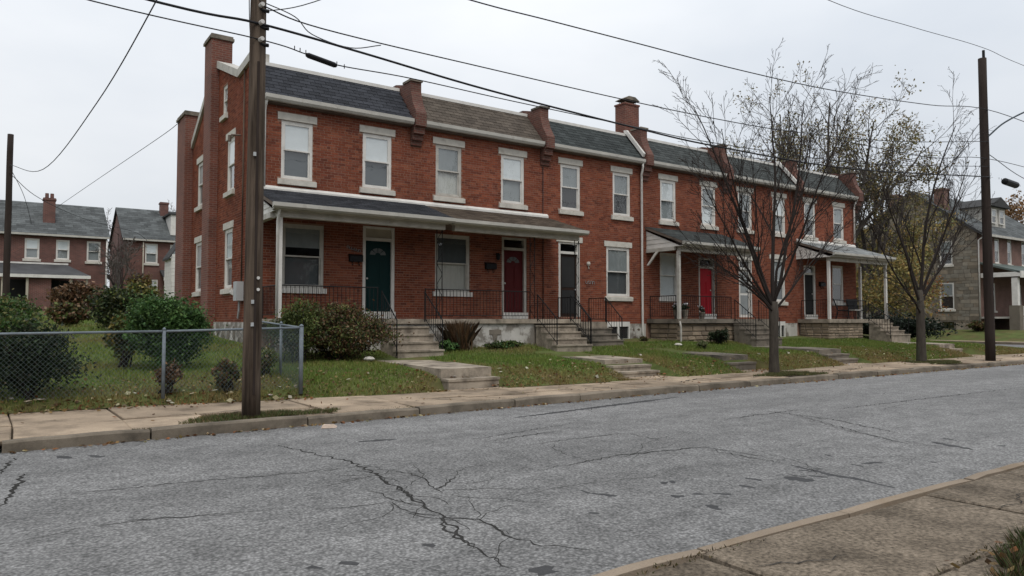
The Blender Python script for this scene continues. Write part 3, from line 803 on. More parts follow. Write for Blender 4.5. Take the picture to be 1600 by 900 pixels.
    if i in (2, 4):
        m = MB(); m.prism([(19.97, 7.9), (20.9, 8.98), (21.0, 9.06), (21.0, 9.14), (20.85, 9.12), (19.9, 8.02)], cx - .3, cx - .205, lambda y, z, x_: (x_, y, z)); m.build('verge_board', 'white', hs)

# foundations
def part_box(par, name, mat, *b): m = MB(); m.box(*b); return m.build(name, mat, par)
part_box(HOUSE[2], 'foundation', 'plaster', 17.7, 20.5, YF - .055, YF - .01, .4, 1.5)
part_box(HOUSE[4], 'foundation', 'plaster', 25.5, 30.3, YF - .055, YF - .01, .4, 1.5)

def basement_window(par, u0, u1, z0, z1):
    F = FX(YF - .12)
    m = MB(); m.box(u0, u1, 0, .06, z1, z1 + .18, F=F); m.box(u0, u0 + .06, 0, .06, z0, z1, F=F); m.box(u1 - .06, u1, 0, .06, z0, z1, F=F)
    m.box((u0 + u1) / 2 - .05, (u0 + u1) / 2 + .05, 0, .06, z0, z1, F=F); m.box(u0, u1, 0, .06, z0 - .06, z0, F=F)
    b = m.build('basement_window', 'white', par)
    m = MB(); m.add([F(u0 + .06, .05, z0), F(u1 - .06, .05, z0), F(u1 - .06, .05, z1), F(u0 + .06, .05, z1)], [(0, 1, 2, 3)]); m.build('pane', 'glass', b)
    m = MB(); m.add([F(u0 + .06, .058, z0), F(u1 - .06, .058, z0), F(u1 - .06, .058, z1), F(u0 + .06, .058, z1)], [(0, 1, 2, 3)]); m.build('backing', 'darkroom', b)
basement_window(HOUSE[2], 18.45, 19.6, .95, 1.4)
basement_window(HOUSE[4], 28.6, 29.3, .9, 1.4)
for (u, z, r0) in ((19.85, 1.28, .06), (20.12, 1.28, .07), (19.92, .98, .1), (20.05, .86, .08)):     # dark holes in the painted foundation by the downspout
    n = 9; m = MB(); m.prism([(u + r0 * rnd.uniform(.7, 1.2) * math.cos(t), z + .8 * r0 * rnd.uniform(.7, 1.2) * math.sin(t)) for t in np.linspace(0, 2 * math.pi, n, endpoint=False)], YF - .06, YF - .05, lambda p, q, a_: (p, a_, q))
    m.build('foundation_hole', 'soffit', HOUSE[2])

# gable wall of the end house
FG = FS(PX[0])
gop = [(22.9, 23.75, 5.62, 7.25), (22.98, 23.92, 2.62, 4.45), (26.95, 27.8, 5.66, 7.2), (27.0, 27.95, 2.65, 4.38), (23.85, 24.38, 8.15, 9.1)]
wall_shell(FG, YF + .001, 29.95, .3, gprof, gop).build('gable_wall', 'mortar', HOUSE[0])
lop = [(a - .11, b + .11, d - .01, d + .21) for a, b, c, d in gop[:4]] + [(a - .1, b + .1, c - .17, c) for a, b, c, d in gop]
brickwork(FG, YF - .006, 29.95, 1.6, gprof, gop + lop, 10.1, .92, 77).build('gable_brickwork', 'brick', HOUSE[0], tinted=True, kind='stuff')
for k, o in enumerate(gop):
    window(HOUSE[0], FG, *o, up='blind', lo='shade', lint=k < 4, small=k == 4)
part_box(HOUSE[0], 'foundation', 'plaster', PX[0] - .05, PX[0] - .01, YF - .05, 29.9, .2, 1.58)
for k in range(9):
    y = 20.6 + k * .62; m = MB(); n = 8; zc = 1.05 + rnd.uniform(-.25, .3)
    m.prism([(y + rnd.uniform(.1, .28) * math.cos(t), zc + rnd.uniform(.12, .34) * math.sin(t)) for t in np.linspace(0, 2 * math.pi, n, endpoint=False)], PX[0] - .062, PX[0] - .05, lambda p, q, a_: (a_, p, q))
    m.build('foundation_stone', 'concdark', HOUSE[0])
m = MB()                                             # white trim following the top of the gable
for (ya, yb) in ((21.05, 22.4), (22.4, 24.95), (25.9, 28.62)):
    za, zb = gprof(ya), gprof(yb)
    m.add([(5.76, ya, za - .17), (5.76, yb, zb - .17), (5.76, yb, zb + .07), (5.76, ya, za + .07), (6.3, ya, za - .17), (6.3, yb, zb - .17), (6.3, yb, zb + .07), (6.3, ya, za + .07)],
          [(0, 1, 2, 3), (4, 7, 6, 5), (0, 4, 5, 1), (3, 2, 6, 7), (0, 3, 7, 4), (1, 5, 6, 2)])
m.build('gable_trim', 'trim', HOUSE[0])
def chimney(par, x0, x1, y0, y1, z0, z1, mat='bricktex', cap=True, name='chimney'):
    m = MB(); m.box(x0, x1, y0, y1, z0, z1); c = m.build(name, mat, par)
    if cap:
        m = MB(); m.box(x0 - .05, x1 + .05, y0 - .05, y1 + .05, z1, z1 + .09); m.box(x0 - .02, x1 + .02, y0 - .02, y1 + .02, z1 + .09, z1 + .16); m.build('chimney_cap', 'concdark' if mat == 'bricktex' else mat, c)
    return c
chimney(HOUSE[0], 5.60, 6.25, 24.95, 25.9, .4, 10.85)
chimney(HOUSE[0], 5.55, 6.3, 28.62, 29.97, .4, 9.15)
ch = chimney(HOUSE[2], 20.22, 21.0, 20.95, 21.5, 8.7, 10.2, cap=False)
m = MB(); m.box(20.19, 21.03, 20.92, 21.53, 10.201, 10.27); m.build('chimney_cap', 'bricktex', ch)
m = MB()
for (xx, yy) in ((20.35, 21.05), (20.9, 21.05), (20.35, 21.4), (20.9, 21.4)): m.tube([(xx, yy, 10.27), (xx, yy, 10.42)], .015, 4)
m.prism([(20.2, 10.42), (20.45, 10.56), (20.8, 10.56), (21.05, 10.42)], 20.94, 21.5, lambda p, q, a_: (p, a_, q)); m.build('chimney_hood', 'concdark', ch)

# downspouts
def pipe(par, pts, r_, mat, name='downspout'): m = MB(); m.tube(pts, r_, 7); return m.build(name, mat, par, smooth=True)
pipe(HOUSE[0], [(5.93, 19.98, 7.65), (5.93, 20.1, 7.5), (5.93, 20.16, 7.35), (5.93, 20.16, 5.3)], .04, 'white')
pipe(HOUSE[2], [(20.2, 19.97, 7.66), (20.22, 19.98, 7.5), (20.3, 20.14, 7.25), (20.3, 20.14, 1.2), (20.36, 20.1, .8)], .045, 'white')
pipe(HOUSE[5], [(35.2, 19.97, 7.66), (35.2, 20.1, 7.4), (35.2, 20.14, 7.2), (35.2, 20.14, 5.5)], .045, 'white')
pipe(HOUSE[0], [(5.80, 21.75, 9.1), (5.80, 21.75, 2.55)], .022, 'pole', 'conduit')
pipe(HOUSE[1], [(15.55, 20.2, 7.0), (15.55, 20.2, 1.7)], .014, 'cable', 'conduit')

# ------------------------------------------------------------------ porches
def porch_roof(hs, x0, x1, mat, zw=5.24, yw=YF, ze=4.6, ye=18.36, endL=False, endR=False, hipL=0, hipR=0, deep=.0, sid='white'):
    def F3(u, s, h):
        y = ye + (yw - ye) * s; z = ze + (zw - ze) * s
        return (u, y - h * .33, z + h * .94)
    m = MB(); lo, hi = x0, x1
    v = [F3(lo, 0, -.004), F3(hi, 0, -.004), F3(hi - hipR, 1, -.004), F3(lo + hipL, 1, -.004)]
    v2 = [(a, b, c - .09) for a, b, c in v]
    m.add(v + v2, [(0, 1, 2, 3), (4, 7, 6, 5), (0, 4, 5, 1), (1, 5, 6, 2), (2, 6, 7, 3), (3, 7, 4, 0)])
    r_ = m.build('porch_roof', 'soffit', hs)
    shingle_rows(F3, lo, hi, 9, mat, 'shingles', r_, 13, .31, cl=lambda s: (lo + hipL * s, hi - hipR * s), seed=int(x0 * 10))
    return r_
def porch_front(hs, x0, x1, ze=4.6, ye=18.36, beamz=(4.28, 4.47)):
    m = MB(); m.prism([(ye - .11, ze - .005), (ye - .105, ze - .10), (ye - .05, ze - .145), (ye + .0, ze - .145), (ye + .0, ze - .005)], x0, x1, lambda y, z, x_: (x_, y, z)); m.build('porch_gutter', 'gutter', hs)
    m = MB(); m.box(x0 + .2, x1 - .12, 18.62, 18.80, beamz[0], beamz[1]); m.box(x0 + .05, x1 - .05, ye + .002, 18.62, beamz[1] - .03, beamz[1]); m.build('porch_beam', 'trim', hs)
    m = MB(); m.box(x0 + .1, x1 - .1, 18.80, YF - .03, 4.50, 4.53); m.build('porch_ceiling', 'soffit', hs)

porch_roof(HOUSE[0], 5.62, 10.86, 'rowdark'); porch_front(HOUSE[0], 5.62, 10.86)
porch_roof(HOUSE[1], 10.862, 15.98, 'rowbrown', zw=5.22, ze=4.59, hipR=.22); porch_front(HOUSE[1], 10.862, 15.98, 4.59)
for h_, xa, xb in ((0, 5.64, 10.72), (1, 10.72, 15.74)):
    m = MB(); m.prism([(YF - .10, 5.20), (YF - .10, 5.265), (YF - .03, 5.34), (YF - .009, 5.34), (YF - .009, 5.20)], xa, xb, lambda y, z, x_: (x_, y, z)); m.build('flashing', 'white', HOUSE[h_])
def siding_gable(hs, x_, zw, ze, n=5, mat='white', ye=18.5):
    """triangular porch end clad in lapped boards, each board its own piece"""
    for k in range(n):
        za, zb = ze - .12 + (zw - ze) * k / n, ze - .12 + (zw - ze) * (k + 1) / n
        ya = lambda z: max(ye, ye + (YF - ye) * (z - ze + .12) / (zw - ze))
        m = MB()
        m.add([(x_ - .015, ya(za), za), (x_ - .015, YF - .02, za), (x_, YF - .02, zb), (x_, ya(zb) - .002, zb), (x_ + .03, ya(za), za), (x_ + .03, YF - .02, za), (x_ + .03, YF - .02, zb), (x_ + .03, ya(zb), zb)],
              [(0, 1, 2, 3), (4, 7, 6, 5), (0, 4, 5, 1), (3, 2, 6, 7), (0, 3, 7, 4)])
        m.build('siding_board', mat, hs)
siding_gable(HOUSE[0], 5.72, 5.18, 4.52)
part_box(HOUSE[0], 'end_beam', 'trim', 5.70, 5.86, 18.80, YF - .02, 4.26, 4.40)

# porch floors, walls
part_box(HOUSE[0], 'porch_floor', 'conc', 5.86, 10.6, 18.66, YF - .012, 1.54, 1.68)
part_box(HOUSE[1], 'porch_floor', 'conc', 10.602, 15.95, 18.66, YF - .012, 1.54, 1.68)
part_box(HOUSE[0], 'porch_wall', 'plaster', 5.9, 10.6, 18.74, 18.9, .2, 1.535)
part_box(HOUSE[1], 'porch_wall', 'plaster', 10.602, 14.05, 18.73, 18.9, .2, 1.535)
part_box(HOUSE[1], 'porch_side_wall', 'concdark', 14.05, 15.9, 18.76, 18.9, .2, 1.535)
m = MB(); m.box(12.35, 12.78, 18.712, 18.73, 1.2, 1.35); m.prism([(12.45, 1.2), (12.65, 1.2), (12.6, .95), (12.52, .95)], 18.716, 18.729, lambda p, q, a_: (p, a_, q)); m.build('wall_patch', 'concdark', HOUSE[1])
st1 = steps(HOUSE[0], 8.7, 10.1, 18.66, 1.68, 5, .208, .27, 'conc')
st2 = steps(HOUSE[1], 14.06, 15.5, 18.66, 1.68, 5, .198, .27, 'conc')
# H1: white post, rails
m = MB(); m.box(5.86, 5.98, 18.66, 18.78, 1.682, 4.279); m.build('porch_post', 'white', HOUSE[0])
m = MB(); m.tube([(5.83, 18.4, 4.5), (5.84, 18.55, 4.3), (5.84, 18.62, 4.15), (5.84, 18.62, 1.0)], .035, 6); m.build('downspout', 'white', HOUSE[0], smooth=True)
iron_post(HOUSE[0], 10.60, 18.72, 1.68, 4.28)
iron_post(HOUSE[1], 13.98, 18.72, 1.68, 4.28)
iron_post(HOUSE[1], 15.82, 18.72, 1.68, 4.28)
railing(HOUSE[0], (6.0, 18.74, 1.68), (8.66, 18.74, 1.68))
railing(HOUSE[0], (5.92, 18.8, 1.68), (5.92, 20.1, 1.68))
railing(HOUSE[1], (10.15, 18.74, 1.68), (13.9, 18.74, 1.68))
railing(HOUSE[0], (8.72, 18.60, 1.60), (8.70, 17.62, .80), .84, drop1=.1)
railing(HOUSE[0], (10.06, 18.60, 1.60), (10.08, 17.62, .80), .84, drop1=.1)
railing(HOUSE[1], (14.1, 18.60, 1.60), (14.1, 17.62, .84), .84, drop1=.1)
railing(HOUSE[1], (15.46, 18.60, 1.60), (15.48, 17.62, .84), .84, drop1=.1)
# H3: landing, steps, rails
part_box(HOUSE[2], 'landing', 'conc', 16.1, 17.62, 19.2, YF - .06, .5, 1.58)
steps(HOUSE[2], 16.1, 17.6, 19.2, 1.58, 4, .2, .28, 'concdark')
railing(HOUSE[2], (17.56, 20.1, 1.58), (17.56, 19.22, 1.58), .84)
railing(HOUSE[2], (17.56, 19.18, 1.56), (17.56, 18.4, .86), .84, drop1=.1)
railing(HOUSE[2], (16.14, 19.18, 1.56), (16.14, 18.4, .86), .84, drop1=.1)
railing(HOUSE[2], (16.14, 20.1, 1.58), (16.14, 19.22, 1.58), .84)

# H4 porch: hip-less sloping roof with sided end, rubble stone walls
porch_roof(HOUSE[3], 20.56, 25.05, 'rowgrey', zw=5.26, ze=4.55); porch_front(HOUSE[3], 20.56, 25.05, 4.55, beamz=(4.2, 4.4))
siding_gable(HOUSE[3], 20.62, 5.2, 4.5, 4)
part_box(HOUSE[3], 'end_beam', 'trim', 20.58, 20.72, 18.80, YF - .02, 4.24, 4.38)
part_box(HOUSE[3], 'porch_floor', 'concdark', 20.6, 25.5, 18.64, YF - .012, 1.53, 1.69)
part_box(HOUSE[3], 'rear_landing', 'concdark', 25.501, 27.35, 19.4, YF - .06, .5, 1.69)
part_box(HOUSE[3], 'porch_wall', 'stonemortar', 20.75, 25.3, 18.80, 18.95, .2, 1.525)
part_box(HOUSE[3], 'porch_end_wall', 'stonemortar', 20.75, 20.9, 18.95, YF - .06, .2, 1.525)
def rubble(hs, F, u0, u1, z0, z1, course, lens, mat='stone', proud=.05, seed=5):
    r = random.Random(seed); z = z0
    while z < z1 - .05:
        h = min(r.uniform(*course), z1 - z)
        if z1 - z - h < .08: h = z1 - z
        u = u0
        while u < u1 - .03:
            ln = r.uniform(*lens)
            if u1 - u - ln < .15: ln = u1 - u
            a, b, c, d = u + .012, u + ln - .012, z + .01, z + h - .01
            e = lambda: r.uniform(-.018, .018)
            p = -proud * r.uniform(.5, 1.1)
            v = [F(a + e(), 0, c), F(b + e(), 0, c), F(b + e(), 0, d), F(a + e(), 0, d),
                 F(a + .025 + e(), p, c + .02), F(b - .025 + e(), p + e() * .5, c + .02), F(b - .025, p, d - .02), F(a + .025, p + e() * .5, d - .02 + e() * .3)]
            m = MB(); m.add(v, [(4, 5, 6, 7), (0, 1, 5, 4), (1, 2, 6, 5), (2, 3, 7, 6), (3, 0, 4, 7)])
            m.build('stone', mat, hs); u += ln
        z += h
rubble(HOUSE[3], FX(18.80), 20.72, 25.3, .72, 1.52, (.14, .24), (.35, .85), seed=4)
rubble(HOUSE[3], FS(20.75), 18.78, 20.15, .75, 1.52, (.14, .24), (.3, .6), seed=6)
steps(HOUSE[3], 23.75, 25.35, 18.64, 1.69, 5, .185, .27, 'concdark')
m = MB(); m.box(20.68, 20.79, 18.64, 18.75, 1.69, 4.2); m.build('porch_post', 'trim', HOUSE[3])
m = MB(); m.tube([(20.72, 18.66, 1.6), (20.72, 18.60, 1.4), (20.72, 18.60, .75)], .04, 6); m.build('downspout', 'trim', HOUSE[3])
iron_post(HOUSE[3], 22.8, 18.72, 1.69, 4.2); iron_post(HOUSE[3], 24.9, 18.72, 1.69, 4.2)
railing(HOUSE[3], (20.8, 18.72, 1.69), (23.75, 18.72, 1.69)); railing(HOUSE[3], (20.68, 18.8, 1.69), (20.68, 20.1, 1.69))
railing(HOUSE[3], (23.8, 18.58, 1.6), (23.8, 17.62, .88), .84, drop1=.1)
railing(HOUSE[3], (25.3, 18.58, 1.6), (25.3, 17.62, .88), .84, drop1=.1)
m = MB(); m.prism([(20.15, 3.75), (20.05, 3.75), (19.55, 4.235), (19.68, 4.235)], 20.54, 20.6, lambda y, z, x_: (x_, y, z)); m.build('roof_bracket', 'white', HOUSE[3])

# H6 porch
porch_roof(HOUSE[5], 30.3, 35.55, 'rowlight', zw=5.3, ze=4.66, hipL=.0, hipR=.3); porch_front(HOUSE[5], 30.3, 35.55, 4.66, beamz=(4.3, 4.5))
siding_gable(HOUSE[5], 30.36, 5.24, 4.58, 5)
m = MB(); m.prism([(YF - .10, 5.26), (YF - .10, 5.33), (YF - .03, 5.42), (YF - .009, 5.42), (YF - .009, 5.26)], 30.4, 35.3, lambda y, z, x_: (x_, y, z)); m.build('flashing', 'white', HOUSE[5])
part_box(HOUSE[5], 'porch_floor', 'conc', 30.4, 35.5, 18.62, YF - .012, 1.52, 1.69)
part_box(HOUSE[5], 'porch_wall', 'stonemortar', 30.5, 33.3, 18.74, 18.9, .3, 1.515)
part_box(HOUSE[5], 'porch_end_wall', 'stonemortar', 30.5, 30.65, 18.9, YF - .06, .3, 1.515)
rubble(HOUSE[5], FX(18.74), 30.47, 33.3, .8, 1.51, (.1, .16), (.25, .5), seed=8, proud=.03)
rubble(HOUSE[5], FS(30.5), 18.72, 20.15, .8, 1.51, (.1, .16), (.25, .5), seed=9, proud=.03)
steps(HOUSE[5], 33.6, 35.3, 18.62, 1.69, 5, .175, .27, 'conc')
for xx, yy in ((30.55, 18.72), (35.38, 18.72), (35.38, 20.0)):
    m = MB(); m.box(xx - .055, xx + .055, yy - .055, yy + .055, 1.692, 4.298); m.build('porch_post', 'white', HOUSE[5])
railing(HOUSE[5], (30.56, 18.8, 1.69), (30.56, 20.1, 1.69)); railing(HOUSE[5], (33.6, 18.6, 1.6), (33.6, 17.6, .9), .84, drop1=.1); railing(HOUSE[5], (35.25, 18.6, 1.6), (35.25, 17.6, .9), .84, drop1=.1)
railing(HOUSE[5], (30.64, 18.72, 1.69), (33.55, 18.72, 1.69))
# end wall of the row
m = MB(); m.box(35.4, 35.42, YF, 29.9, .3, 8.6); m.build('end_wall', 'bricktex', HOUSE[5])

# house numbers and wall fittings
def squiggle(hs, x0, x1, y, zf, n, mat='shade', amp=.04, r_=.009):
    for k in range(n):
        u = x0 + (x1 - x0) * k / n; wd = (x1 - x0) / n * .8; zc = zf(k / n); m = MB()
        q = rnd.choice([[(0, 1), (0, -1), (1, -1), (1, 0)], [(0, -1), (0, .6), (.5, 1), (1, .6), (1, -1)], [(1, .6), (.4, 1), (0, 0), (.4, -1), (1, -.6)], [(0, 1), (0, -.7), (.5, -1), (1, -.6), (1, .7)]])
        m.tube([(u + wd * a, y, zc + amp * b) for a, b in q], r_, 4); m.build('house_number', mat, hs)
squiggle(HOUSE[0], 8.36, 8.80, YF - .025, lambda t: 3.78 - .12 * t, 6)
squiggle(HOUSE[2], 17.5, 17.95, YF - .025, lambda t: 3.02 - .02 * t, 4, amp=.06)
def wall_lamp(hs, x_, z_):
    m = MB(); m.lathe((x_, YF - .11, z_ - .09), [(.03, 0), (.06, .03), (.07, .16), (.045, .2), (.01, .24)], 8); m.box(x_ - .03, x_ + .03, YF - .12, YF - .007, z_ + .1, z_ + .14); m.build('wall_lamp', 'black', hs)
wall_lamp(HOUSE[1], 13.62, 3.72)
m = MB(); m.lathe((17.62, YF - .04, 3.62), [(.05, 0), (.075, .06), (.05, .14)], 8); m.tube([(17.62, YF - .03, 3.62), (17.66, YF - .02, 3.5)], .02, 5); m.build('doorbell_light', 'lintel', HOUSE[2])
def mailbox(x_, z_, label):
    t = thing('mailbox', (x_, YF - .01, z_), label, 'mailbox', 'mailboxes by the front doors')
    m = MB(); m.box(x_ - .2, x_ + .2, YF - .13, YF - .012, z_, z_ + .17); m.build('box', 'black', t)
    m = MB(); m.prism([(YF - .145, z_ + .171), (YF - .012, z_ + .225), (YF - .012, z_ + .171)], x_ - .21, x_ + .21, lambda y, z, a_: (a_, y, z)); m.build('lid', 'black', t)
    for dx in (-.1, .1):
        m = MB(); m.tube([(x_ + dx, YF - .03, z_ - .002), (x_ + dx, YF - .05, z_ - .1), (x_ + dx, YF - .10, z_ - .11), (x_ + dx, YF - .11, z_ - .07)], .011, 5)
        m.build('newspaper_hook', 'iron', t)
mailbox(8.62, 3.35, 'black mailbox on brick left of the dark green door')
mailbox(13.35, 3.32, 'black mailbox on brick left of the maroon door')
mailbox(32.35, 3.25, 'black mailbox on brick between black door and window of the far house')
t = thing('electric_meter', (5.8, 21.9, 2.2), 'grey electric meter box with conduit on the gable wall', 'meter')
m = MB(); m.box(5.63, 5.83, 21.62, 21.95, 2.2, 2.75); m.build('meter_box', 'meter', t)
m = MB(); m.tube([(5.63, 21.95, 2.45), (5.63, 22.05, 2.45)], .085, 10); m.tube([(5.70, 22.05, 2.42), (5.70, 22.16, 2.42)], .075, 10); m.build('meter_dial', 'porcelain', t)
m = MB(); m.tube([(5.76, 21.8, 2.2), (5.76, 21.82, 1.9), (5.77, 21.95, 1.7)], .03, 6); m.build('conduit', 'meter', t)
t = thing('service_bracket', (5.8, 22.3, 7.1), 'small bracket holding the service wire beside upper gable window', 'bracket')
m = MB(); m.tube([(5.83, 22.2, 7.1), (5.6, 22.3, 7.1), (5.55, 22.3, 6.95)], .03, 6); m.tube([(5.55, 22.3, 7.08), (5.55, 22.3, 6.9)], .05, 6); m.build('insulator', 'soffit', t)

# things on the porches
def chair(x_, y_, rz, z_, label):
    t = thing('porch_chair', (x_, y_, z_), label, 'chair', 'black chairs on the far porch')
    c, s = math.cos(rz), math.sin(rz)
    F = lambda a, b, z: (x_ + c * a - s * b, y_ + s * a + c * b, z_ + z)
    m = MB(); m.box(-.26, .26, -.25, .25, .38, .43, F=F); m.build('seat', 'black', t)
    m = MB(); m.add([F(-.26, .22, .43), F(.26, .22, .43), F(.27, .42, .98), F(-.27, .42, .98), F(-.26, .26, .43), F(.26, .26, .43), F(.27, .46, .98), F(-.27, .46, .98)],
                    [(0, 1, 2, 3), (4, 7, 6, 5), (0, 3, 7, 4), (1, 5, 6, 2), (3, 2, 6, 7)]); m.build('backrest', 'black', t)
    for sx in (-1, 1):
        m = MB(); m.tube([F(sx * .27, -.24, 0), F(sx * .28, -.2, .62)], .017, 5); m.build('leg', 'iron', t)
        m = MB(); m.tube([F(sx * .27, .34, 0), F(sx * .27, .24, .4)], .017, 5); m.build('leg', 'iron', t)
        m = MB(); m.box(sx * .28 - .03, sx * .28 + .03, -.25, .3, .62, .65, F=F); m.build('armrest', 'black', t)
chair(33.0, 19.5, .5, 1.69, 'black armchair on the far porch, beside the window')
chair(34.3, 19.6, -.5, 1.69, 'black armchair on the far porch, next to the porch steps')
t = thing('side_table', (33.75, 19.35, 1.69), 'small table with white top between two black porch chairs', 'table')
m = MB(); m.box(33.5, 34.0, 19.2, 19.5, 2.1, 2.14); m.build('tabletop', 'white', t)
for dx, dy in ((.2, .1), (-.2, .1), (.2, -.1), (-.2, -.1)):
    m = MB(); m.tube([(33.75 + dx, 19.35 + dy, 1.69), (33.75 + dx, 19.35 + dy, 2.1)], .012, 4); m.build('leg', 'iron', t)

RNG = np.random.default_rng(5)
def leaves_np(P, size, pal, elong=1.6, flat=.0, jit=.15):
    """quads at points P with random orientation; returns V, F, tint"""
    n = len(P)
    a = RNG.normal(size=(n, 3)); a[:, 2] *= (1 - flat); a /= np.linalg.norm(a, axis=1)[:, None]
    b = RNG.normal(size=(n, 3)); b[:, 2] *= (1 - flat); b -= a * (a * b).sum(1)[:, None]; b /= np.linalg.norm(b, axis=1)[:, None]
    s = size * RNG.uniform(.6, 1.35, n)[:, None]
    A, B = a * s * elong / 2, b * s / 2
    V = np.stack([P - A, P + B * .9 - A * .1, P + A, P - B * .9 - A * .1], 1).reshape(-1, 3)
    F = np.arange(4 * n).reshape(n, 4)
    pal = np.array(pal); T = pal[RNG.integers(0, len(pal), n)] * RNG.uniform(1 - jit * 2, 1 + jit * 2, (n, 1)) * (1 + RNG.uniform(-jit, jit, (n, 3)) * .4)
    return V, F, np.clip(T, 0, 1)
def clump_points(c, rad, n, shell=.5, nclump=40, spread=.28, zmin=None):
    """points gathered in clumps inside an ellipsoid so that its outline is uneven and gaps show"""
    c, rad = np.array(c), np.array(rad)
    d = RNG.normal(size=(nclump, 3)); d /= np.linalg.norm(d, axis=1)[:, None]
    r_ = RNG.uniform(shell, 1.0, nclump)[:, None] * RNG.uniform(.8, 1.08, nclump)[:, None]
    C = d * r_
    idx = RNG.integers(0, nclump, n); sz = RNG.uniform(.6, 1.4, nclump) * spread
    P = C[idx] + RNG.normal(size=(n, 3)) * sz[idx][:, None] * .5
    P = c + P * rad * .84
    return P

def shrub(name, base, rad, n, size, pal, label, cat='shrub', group=None, shell=.35, nclump=45, spread=.34, stems=9, elong=1.6, stemmat='twig', zlow=.04):
    """a bush of stems and leaf clumps standing on base; rad = half extents"""
    t = thing(name, base, label, cat, group)
    c = (base[0], base[1], base[2] + rad[2])
    P = clump_points(c, rad, n, shell, nclump, spread); P[:, 2] = np.maximum(P[:, 2], base[2] + zlow + RNG.uniform(0, .1, n))
    V, F, T = leaves_np(P, size, pal, elong)
    rel = np.sin(P[:, 0] * 5.1 + 1.3 * np.sin(P[:, 2] * 4.7)) * np.sin(P[:, 1] * 4.3 + P[:, 2] * 5.9)       # sprays of older and younger leaves
    T = np.clip(T * (1 + .3 * rel)[:, None], 0, 1)
    np_mesh('foliage', V, F, T, 'leaf', t)
    m = MB()
    for k in range(stems):
        an = RNG.uniform(0, 2 * math.pi); q = RNG.uniform(.3, .85)
        ex = base[0] + rad[0] * q * math.cos(an); ey = base[1] + rad[1] * q * math.sin(an); ez = base[2] + rad[2] * RNG.uniform(1.0, 1.8)
        b0 = np.array((base[0] + RNG.normal() * .08, base[1] + RNG.normal() * .08, base[2] - .05))
        pts = [tuple(b0 + (np.array((ex, ey, ez)) - b0) * f + RNG.normal(size=3) * .03 * (0 < f < 1)) for f in (0, .3, .65, 1)]
        m.tube(pts, [.02, .016, .01, .004], 5, cap=False)
    m.build('stems', stemmat, t)
    return t

GREEN = [(.045, .10, .026), (.038, .08, .022), (.065, .13, .034), (.026, .058, .018), (.085, .145, .04)]
DARK = [(.018, .034, .013), (.024, .042, .016), (.032, .05, .02), (.014, .024, .012), (.04, .04, .022)]
OLIVE = [(.075, .10, .026), (.105, .125, .036), (.055, .07, .024), (.12, .11, .036), (.035, .045, .02)]
RUST = [(.11, .06, .026), (.085, .042, .022), (.135, .075, .036), (.06, .042, .024), (.18, .11, .065)]
YELL = [(.16, .13, .03), (.12, .11, .03), (.09, .095, .03), (.19, .14, .035)]
def flowerpot(x_, y_, z_, h, r_, label, flowers=True):
    t = thing('flower_pot', (x_, y_, z_), label, 'flower pot', 'flower pots on the stone porch')
    m = MB(); m.lathe((x_, y_, z_), [(r_ * .7, 0), (r_, h), (r_ * 1.1, h), (r_ * 1.1, h + .04), (r_ * .9, h + .04)], 10); m.build('pot', 'concdark', t)
    V, F, T = leaves_np(clump_points((x_, y_, z_ + h + .14), (r_ * 1.5, r_ * 1.5, .17), 260, .2, 12, .4), .05, DARK); np_mesh('plant', V, F, T, 'leaf', t)
    V, F, T = leaves_np(clump_points((x_, y_, z_ + h + .24), (r_ * 1.5, r_ * 1.5, .1), 40, .2, 8, .3), .05, [(.6, .58, .6)]); np_mesh('blossom', V, F, T, 'leaf', t)
flowerpot(20.95, 19.0, 1.69, .3, .13, 'grey flower pot with small white blossoms at the stone porch corner')
flowerpot(21.45, 19.05, 1.69, .3, .13, 'grey flower pot with white blossoms below the pale window')
flowerpot(22.3, 18.95, 1.69, .22, .12, 'low flower pot with white blossoms left of the bright red door')

# ------------------------------------------------------------------ garden steps up from the sidewalk
def lawn_steps(x0, x1, yf, n, label, ztop=.58, yb=17.6, rise=.2, tread=.3, mat='conc'):
    t = thing('garden_steps', ((x0 + x1) / 2, yf, .15), label, 'steps', 'concrete garden steps up from the sidewalk')
    L_ = (yb - yf) / 2
    for k in range(2):                                    # path in two slabs
        m = MB(); a, b = yf + k * L_ + (.006 if k else 0), yf + (k + 1) * L_
        zt0 = ztop + .004 * k
        v = [(x0, a, zt0 - .22), (x1, a, zt0 - .22), (x1, b, zt0 - .22), (x0, b, zt0 - .22), (x0, a, zt0), (x1, a, zt0), (x1, b, zt0 + .03), (x0, b, zt0 + .03)]
        m.add(v, [(0, 3, 2, 1), (4, 5, 6, 7), (0, 1, 5, 4), (1, 2, 6, 5), (2, 3, 7, 6), (3, 0, 4, 7)])
        m.build('path_slab', mat, t)
    for k in range(1, n):
        z = ztop - rise * k; m = MB(); y1 = yf - tread * (k - 1) - .006; e = rnd.uniform(-.03, .03)
        m.box(x0 + e, x1 + e + .02, y1 - tread - .02, y1, z - .055, z); m.box(x0 + e + .02, x1 + e, y1 - tread, y1 - .002, z - .3, z - .055)
        m.build('step', mat, t)
    m = MB(); yb2 = backY((x0 + x1) / 2) + .01; ye2 = yf - tread * (n - 1) - .03; m.box(x0 - .03, x1 + .07, yb2, max(yb2 + .05, ye2), .05, .149); m.build('path_slab', 'slab', t)
    m = MB(); m.box(x0 + .01, x1 - .01, yf - .004 + .01, yf + .3, ztop - .5, ztop - .222); m.build('riser', mat, t)
lawn_steps(*STEPS[0], 2, 'two concrete garden steps below the dark green door', rise=.21)
lawn_steps(*STEPS[1], 3, 'three concrete garden steps below the maroon door', rise=.145)
lawn_steps(*STEPS[2], 2, 'two dark concrete garden steps left of the big bare tree', mat='concdark', rise=.21)
lawn_steps(*STEPS[3], 3, 'three concrete garden steps right of the big bare tree', rise=.155, ztop=.62, mat='concdark')
